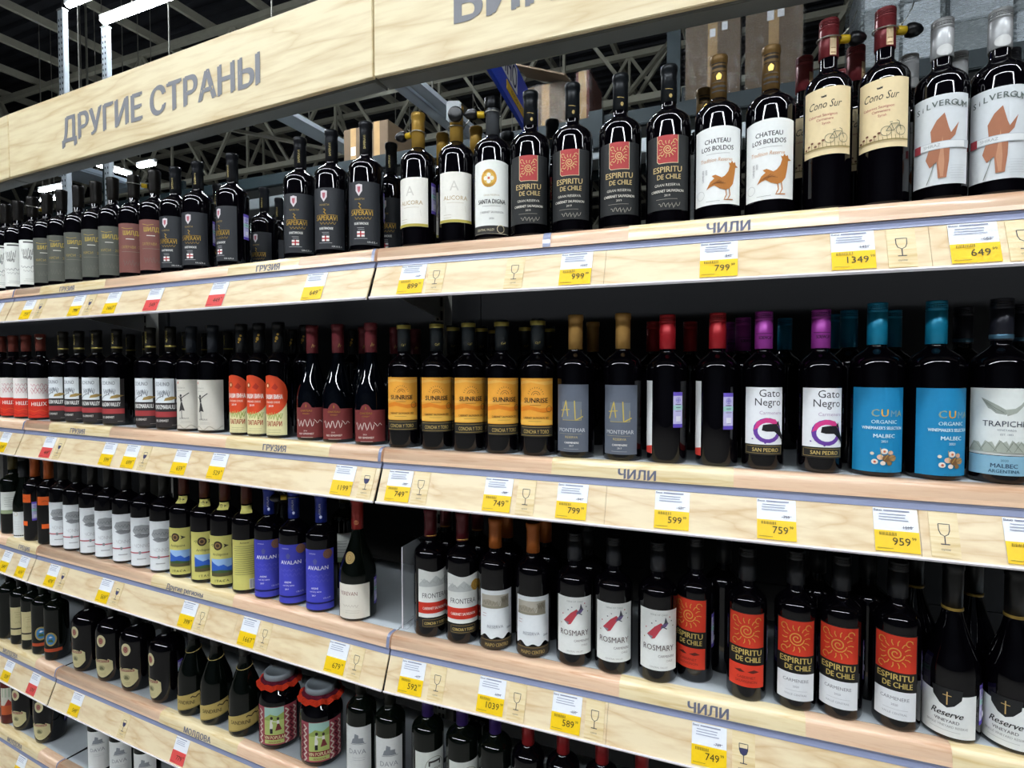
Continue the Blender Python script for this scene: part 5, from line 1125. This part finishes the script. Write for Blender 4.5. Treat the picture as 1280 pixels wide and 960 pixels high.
CAPS = {
 'sap': ('black foil necked', 'small shield labels'), 'alic': ('gold capped', 'ivory labels'), 'santa': ('dark capped', 'gold flower label'), 'espg': ('black foil necked', 'red sun crests'), 'chat': ('gold banded', 'rooster labels'),
 'cono': ('maroon capped', 'bicycle labels'), 'silver': ('grey capped', 'gum tree labels'), 'mount': ('dark ribbed capped', 'rightmost labels'), 'valley': ('yellow ringed', 'gold leaf labels'), 'round_': ('gold emblem necked', 'round orange labels'),
 'maroon': ('maroon necked', 'signature labels'), 'sunrise': ('black capped', 'orange labels'), 'mont': ('tan gold capped', 'slate labels'), 'red': ('dark red capped', 'red capped bottles'), 'cat': ('purple capped', 'black cat labels'),
 'teal': ('turquoise capped', 'turquoise labels'), 'greek': ('olive green', 'blue labels'), 'champ': ('green foil necked', 'blue labels'), 'front': ('dark red capped', 'red band labels'), 'house': ('orange capped', 'house drawing labels'),
 'rosm': ('black ribbed capped', 'witch labels'), 'espr': ('black capped', 'double red panels'), 'espc': ('black capped', 'red sun squares'), 'reserve': ('gold ringed', 'white crest labels'), 'purp': ('white labelled dark', 'purple necks')}

def counts(table):
    n = {}
    for b, l, L in table:
        for it in L: n[(l, it[-1])] = n.get((l, it[-1]), 0) + 1
    return n
total, seen = counts(FRONT), {}
shelves_of = {}
for (l, k) in total: shelves_of.setdefault(k, set()).add(l)
FRONT_AT = {}
for b, l, L in sorted(FRONT, key=lambda q: (q[1], 'LMR'.index(q[0]))):
    for s, dep, rot, k in L:
        i = seen[(l, k)] = seen.get((l, k), 0) + 1; n = total[(l, k)]
        noun = 'wine jar' if k == 'jar' else 'bottle'
        lab = '%s with %s' % (noun, DESC[k])
        if n > 1: lab += ', %s of %s from left' % (ORD[i], NUM[n])
        if len(shelves_of[k]) > 1 or n == 1: lab += ', ' + SHELFNAME[l]
        t = place_bottle(b, l, s, dep, rot, k, lab, 'front row on the %s' % SHELFNAME[l])
        FRONT_AT.setdefault((l, k), []).append(t)
total, seen = counts(BEHIND), {}
for b, l, L in sorted(BEHIND, key=lambda q: (q[1], 'LMR'.index(q[0]))):
    for s, dep, k in L:
        i = seen[(l, k)] = seen.get((l, k), 0) + 1; n = total[(l, k)]
        c, w = CAPS[k]
        lab = '%s bottle behind the %s' % (c, w)
        if n > 1: lab += ', %s of %s from left' % (ORD[i], NUM[n])
        if len([1 for q in total if q[1] == k]) > 1 or n == 1: lab += ', ' + SHELFNAME[l]
        place_bottle(b, l, s, dep, 20, k, lab, 'bottles behind the front row on the %s' % SHELFNAME[l], True)

# ------------------------------------------------------------------ anti-theft tags clipped round the necks
def security_tag(bottle, z, turn, label, style='clip', r=0.0175):
    t = empty('security_tag', bottle.matrix_world @ Matrix.Translation((0, 0, z)) @ Matrix.Rotation(math.radians(turn), 4, 'Z'), label, 'security tag', 'security tags on bottle necks')
    put('loop', tube('loop', [(r * math.cos(a), r * math.sin(a), 0.002 * math.sin(a)) for a in [2 * PI * k / 20 for k in range(20)]], 0.0013, M['wire'], 5, True), t)
    R = Matrix.Rotation(PI / 2, 4, 'Y')
    if style == 'disc':
        me = lathe('tag_body', [(0.010, -0.006), (0.016, -0.005), (0.017, 0.0), (0.015, 0.005), (0.008, 0.006)], M['tagblack'], 20); me.transform(Matrix.Translation((0, -r - 0.0095, 0.018)) @ Matrix.Rotation(PI / 2, 4, 'X'))
        put('tag_body', me, t)
        me = bevel_box('tag_plate', -0.02, 0.012, -0.003, 0.001, 0.0, 0.045, M['tagclear'], 0.003); me.transform(Matrix.Translation((0, -r - 0.0012, 0.004)))
        put('tag_plate', me, t)
    else:
        me = lathe('clip_barrel', [(0.006, 0), (0.007, 0.002), (0.007, 0.014), (0.006, 0.016)], M['tagyellow'], 14); me.transform(Matrix.Translation((r - 0.001, 0, 0)) @ R)
        put('clip_barrel', me, t)
        me = lathe('clip_head', [(0.005, 0), (0.011, 0.004), (0.012, 0.012), (0.009, 0.022), (0.004, 0.028)], M['tagblack'], 14); me.transform(Matrix.Translation((r + 0.014, 0, 0)) @ R)
        put('clip_head', me, t)
    pts = [(r, 0, 0.002), (r + 0.012, -0.004, 0.016), (r + 0.02, -0.006, 0.032), (r + 0.024, -0.006, 0.044)]
    put('lead', tube('lead', pts, 0.0011, M['wire'], 5), t)
    return t
def on(l, k, i): return FRONT_AT[(l, k)][i]
security_tag(on(1, 'alic', 0), 0.262, 175, 'security tag with yellow clip on left gold capped bottle')
security_tag(on(1, 'alic', 1), 0.262, 0, 'security tag with black disc on right gold capped bottle', 'disc')
security_tag(on(1, 'santa', 0), 0.276, 185, 'security tag with black head on gold flower bottle neck', 'clip', 0.0185)
security_tag(on(1, 'cono', 0), 0.302, 22, 'security tag with yellow clip on left bicycle bottle neck', 'clip', 0.0185)
security_tag(on(1, 'cono', 1), 0.300, 30, 'security tag with yellow clip on right bicycle bottle neck', 'clip', 0.0185)
security_tag(on(1, 'brown', 0), 0.292, 20, 'security tag with wire lead on left reddish brown label bottle', 'clip', 0.0195)
security_tag(on(1, 'white_tall', 3), 0.290, 60, 'security tag with yellow clip on last white label bottle', 'clip', 0.0195)
security_tag(on(3, 'blue', 1), 0.282, 185, 'security tag looped round the middle blue cap', 'clip', 0.018)

# ------------------------------------------------------------------ price tags and pictogram cards in the rails
YEL, REDP = '#f0c81e', '#dd5350'
PRICES = [
 ('L', 1, 1.45, '629', YEL, ''), ('M', 1, 0.119, '759', YEL, ''), ('M', 1, 0.401, '799', YEL, ''), ('M', 1, 0.582, '1667', YEL, ''), ('M', 1, 0.777, '549', REDP, ''), ('M', 1, 1.04, '449', REDP, ''), ('M', 1, 1.374, '649', YEL, ''),
 ('R', 1, 0.102, '899', YEL, '947'), ('R', 1, 0.464, '999', YEL, '1262'), ('R', 1, 0.721, '799', YEL, '842'), ('R', 1, 0.925, '1349', YEL, '1421'), ('R', 1, 1.085, '649', YEL, '684'),
 ('L', 2, 1.432, '599', YEL, ''), ('M', 2, 0.18, '449', REDP, ''), ('M', 2, 0.513, '599', YEL, ''), ('M', 2, 0.625, '699', YEL, ''), ('M', 2, 0.854, '659', YEL, ''), ('M', 2, 1.006, '529', YEL, ''), ('M', 2, 1.44, '1199', YEL, ''),
 ('R', 2, 0.055, '749', YEL, '789'), ('R', 2, 0.294, '749', YEL, '789'), ('R', 2, 0.453, '799', YEL, '841'), ('R', 2, 0.644, '599', YEL, '631'), ('R', 2, 0.82, '759', YEL, '799'), ('R', 2, 0.997, '959', YEL, '1010'), ('R', 2, 1.17, '899', YEL, '947'),
 ('L', 3, 1.352, '549', YEL, ''), ('L', 3, 1.476, '619', YEL, ''), ('M', 3, 0.13, '479', YEL, ''), ('M', 3, 0.433, '569', YEL, ''), ('M', 3, 0.836, '399', YEL, ''), ('M', 3, 1.084, '1667', YEL, ''), ('M', 3, 1.391, '679', YEL, ''),
 ('R', 3, 0.07, '592', YEL, '623'), ('R', 3, 0.268, '1039', YEL, '1094'), ('R', 3, 0.436, '589', YEL, '620'), ('R', 3, 0.713, '749', YEL, '789'),
 ('L', 4, 1.216, '529', YEL, ''), ('L', 4, 1.414, '379', REDP, ''), ('M', 4, 0.157, '549', YEL, ''), ('M', 4, 0.716, '779', REDP, ''), ('L', 5, 1.30, '499', YEL, '')]
CARDS = [('M', 1, 0.192, 1), ('M', 1, 0.469, 1), ('R', 1, 0.160, 0), ('R', 1, 0.338, 0), ('R', 1, 0.992, 0), ('R', 1, 1.145, 0), ('M', 2, 0.246, 1), ('M', 2, 0.692, 1), ('M', 2, 1.508, 1), ('R', 2, 0.110, 0), ('R', 2, 0.356, 0), ('R', 2, 1.062, 0),
 ('M', 3, 0.193, 1), ('M', 3, 0.497, 1), ('M', 3, 0.895, 0), ('M', 3, 1.143, 0), ('M', 3, 1.451, 0), ('R', 3, 0.135, 0), ('R', 3, 0.327, 0), ('R', 3, 0.495, 0), ('R', 3, 0.773, 1), ('M', 4, 0.433, 1)]
t = empty('shelf_divider', bay_matrix('R', 3) @ Matrix.Translation((0.012, 0.03, 0.0)), 'clear upright divider left of the first red band bottle, third shelf', 'divider')
put('plate', boxes('plate', [(-0.001, 0.001, 0, 0.34, 0.002, 0.2)], M['acrylic']), t)
put('front_edge', boxes('front_edge', [(-0.0012, 0.0012, -0.0012, 0.0, 0.002, 0.2)], M['edge']), t)
put('foot', boxes('foot', [(-0.012, 0.012, 0, 0.34, 0.0002, 0.002)], M['acrylic']), t)
def on_strip(b, l, s): return bay_matrix(b, l) @ Matrix.Translation((s, 0, 0)) @ ST_MAT
COLN = {YEL: 'yellow', REDP: 'red'}
order = {}
same_col = {}
for q in PRICES: same_col[(q[0], q[1], q[4])] = same_col.get((q[0], q[1], q[4]), 0) + 1
for b, l, s, price, col, old in PRICES:
    i = order[(b, l, col)] = order.get((b, l, col), 0) + 1; n = same_col[(b, l, col)]
    lab = '%s and white price tag' % COLN[col]
    lab += (', %s of %s from left' % (ORD[i], NUM[n]) if n > 1 else '') + ', %s, %s' % (SHELFNAME[l], BAYNAME[b])
    t = empty('price_tag', on_strip(b, l, s), lab, 'price tag', 'price tags')
    w = 0.031
    put('paper_slip', bevel_box('paper_slip', -w, w, -0.0014, -0.0002, -0.033, 0.0365, ink('#e9ecf1', 0.3), 0.0003), t)
    put('price_panel', boxes('price_panel', [(-w, w, -0.0019, -0.0015, -0.033, 0.0005)], ink(col, 0.3)), t)
    it = [('T', 'Вино', -24, 31, 3.6, '#5a5f78', 12, True), ('R', -16, 20, 31.6, 33.8, '#8a8fa6')] + lines(-4, 26.8, 3, 46, 4.4, '#a2a7ba', 1.5) + [('T', price, 6, -22, 12.5, '#2f2a12', 34, False), ('T', '99', 6 + min(17, 4.6 * len(price)) + 3.6, -13, 5, '#3c3618', 6)] + [('R', -28, -6, -28.5, -27.6, '#a08a2e' if col == YEL else '#9c3a3a')]
    if old: it += [('T', old, 16, 4.5, 5, '#4a4d5e', 14), ('S', [(8, 6), (24, 8.4)], .7, '#4a4d5e')] + [('R', -24 + 2.2 * k, -22.8 + 2.2 * k - .4 * (k % 2), -7.5, -2.5, '#7d6a1c') for k in range(11)]
    put('lettering', print_mesh('lettering', it, lambda u, v, off: (u / 1000, -0.0020 - off, v / 1000)), t)
order = {}; same = {}
for q in CARDS: same[(q[0], q[1])] = same.get((q[0], q[1]), 0) + 1
for b, l, s, full in CARDS:
    i = order[(b, l)] = order.get((b, l), 0) + 1; n = same[(b, l)]
    lab = '%s wine glass card' % ('dark' if full else 'outlined') + (', %s of %s cards from left' % (ORD[i], NUM[n]) if n > 1 else '') + ', %s %s' % (BAYNAME[b], SHELFNAME[l])
    t = empty('pictogram_card', on_strip(b, l, s), lab, 'card', 'wine glass cards')
    put('card', bevel_box('card', -0.0195, 0.0195, -0.0012, -0.0002, -0.034, 0.0365, M['sticker'], 0.0003), t)
    hx = '#3f3f48'
    bowl = [(-7.5, 18), (-7.2, 8), (-5, 2), (0, -1), (5, 2), (7.2, 8), (7.5, 18)]
    it = ([('P', [(-7.3, 11), (-7.0, 7), (-5, 2), (0, -1), (5, 2), (7.0, 7), (7.3, 11)], '#34355a')] if full else []) + [('S', bowl, 1.3, hx, True), ('S', [(0, -1), (0, -13)], 1.5, hx), ('S', [(-6, -13.5), (6, -13.5)], 1.5, hx), ('T', 'красное' if full else 'сухое', 0, -23, 3.2, '#5a5a62', 18)]
    put('pictogram', print_mesh('pictogram', it, lambda u, v, off: (u / 1000, -0.0013 - off, v / 1000)), t)

bpy.data.objects.remove(_to)
bpy.context.view_layer.update()
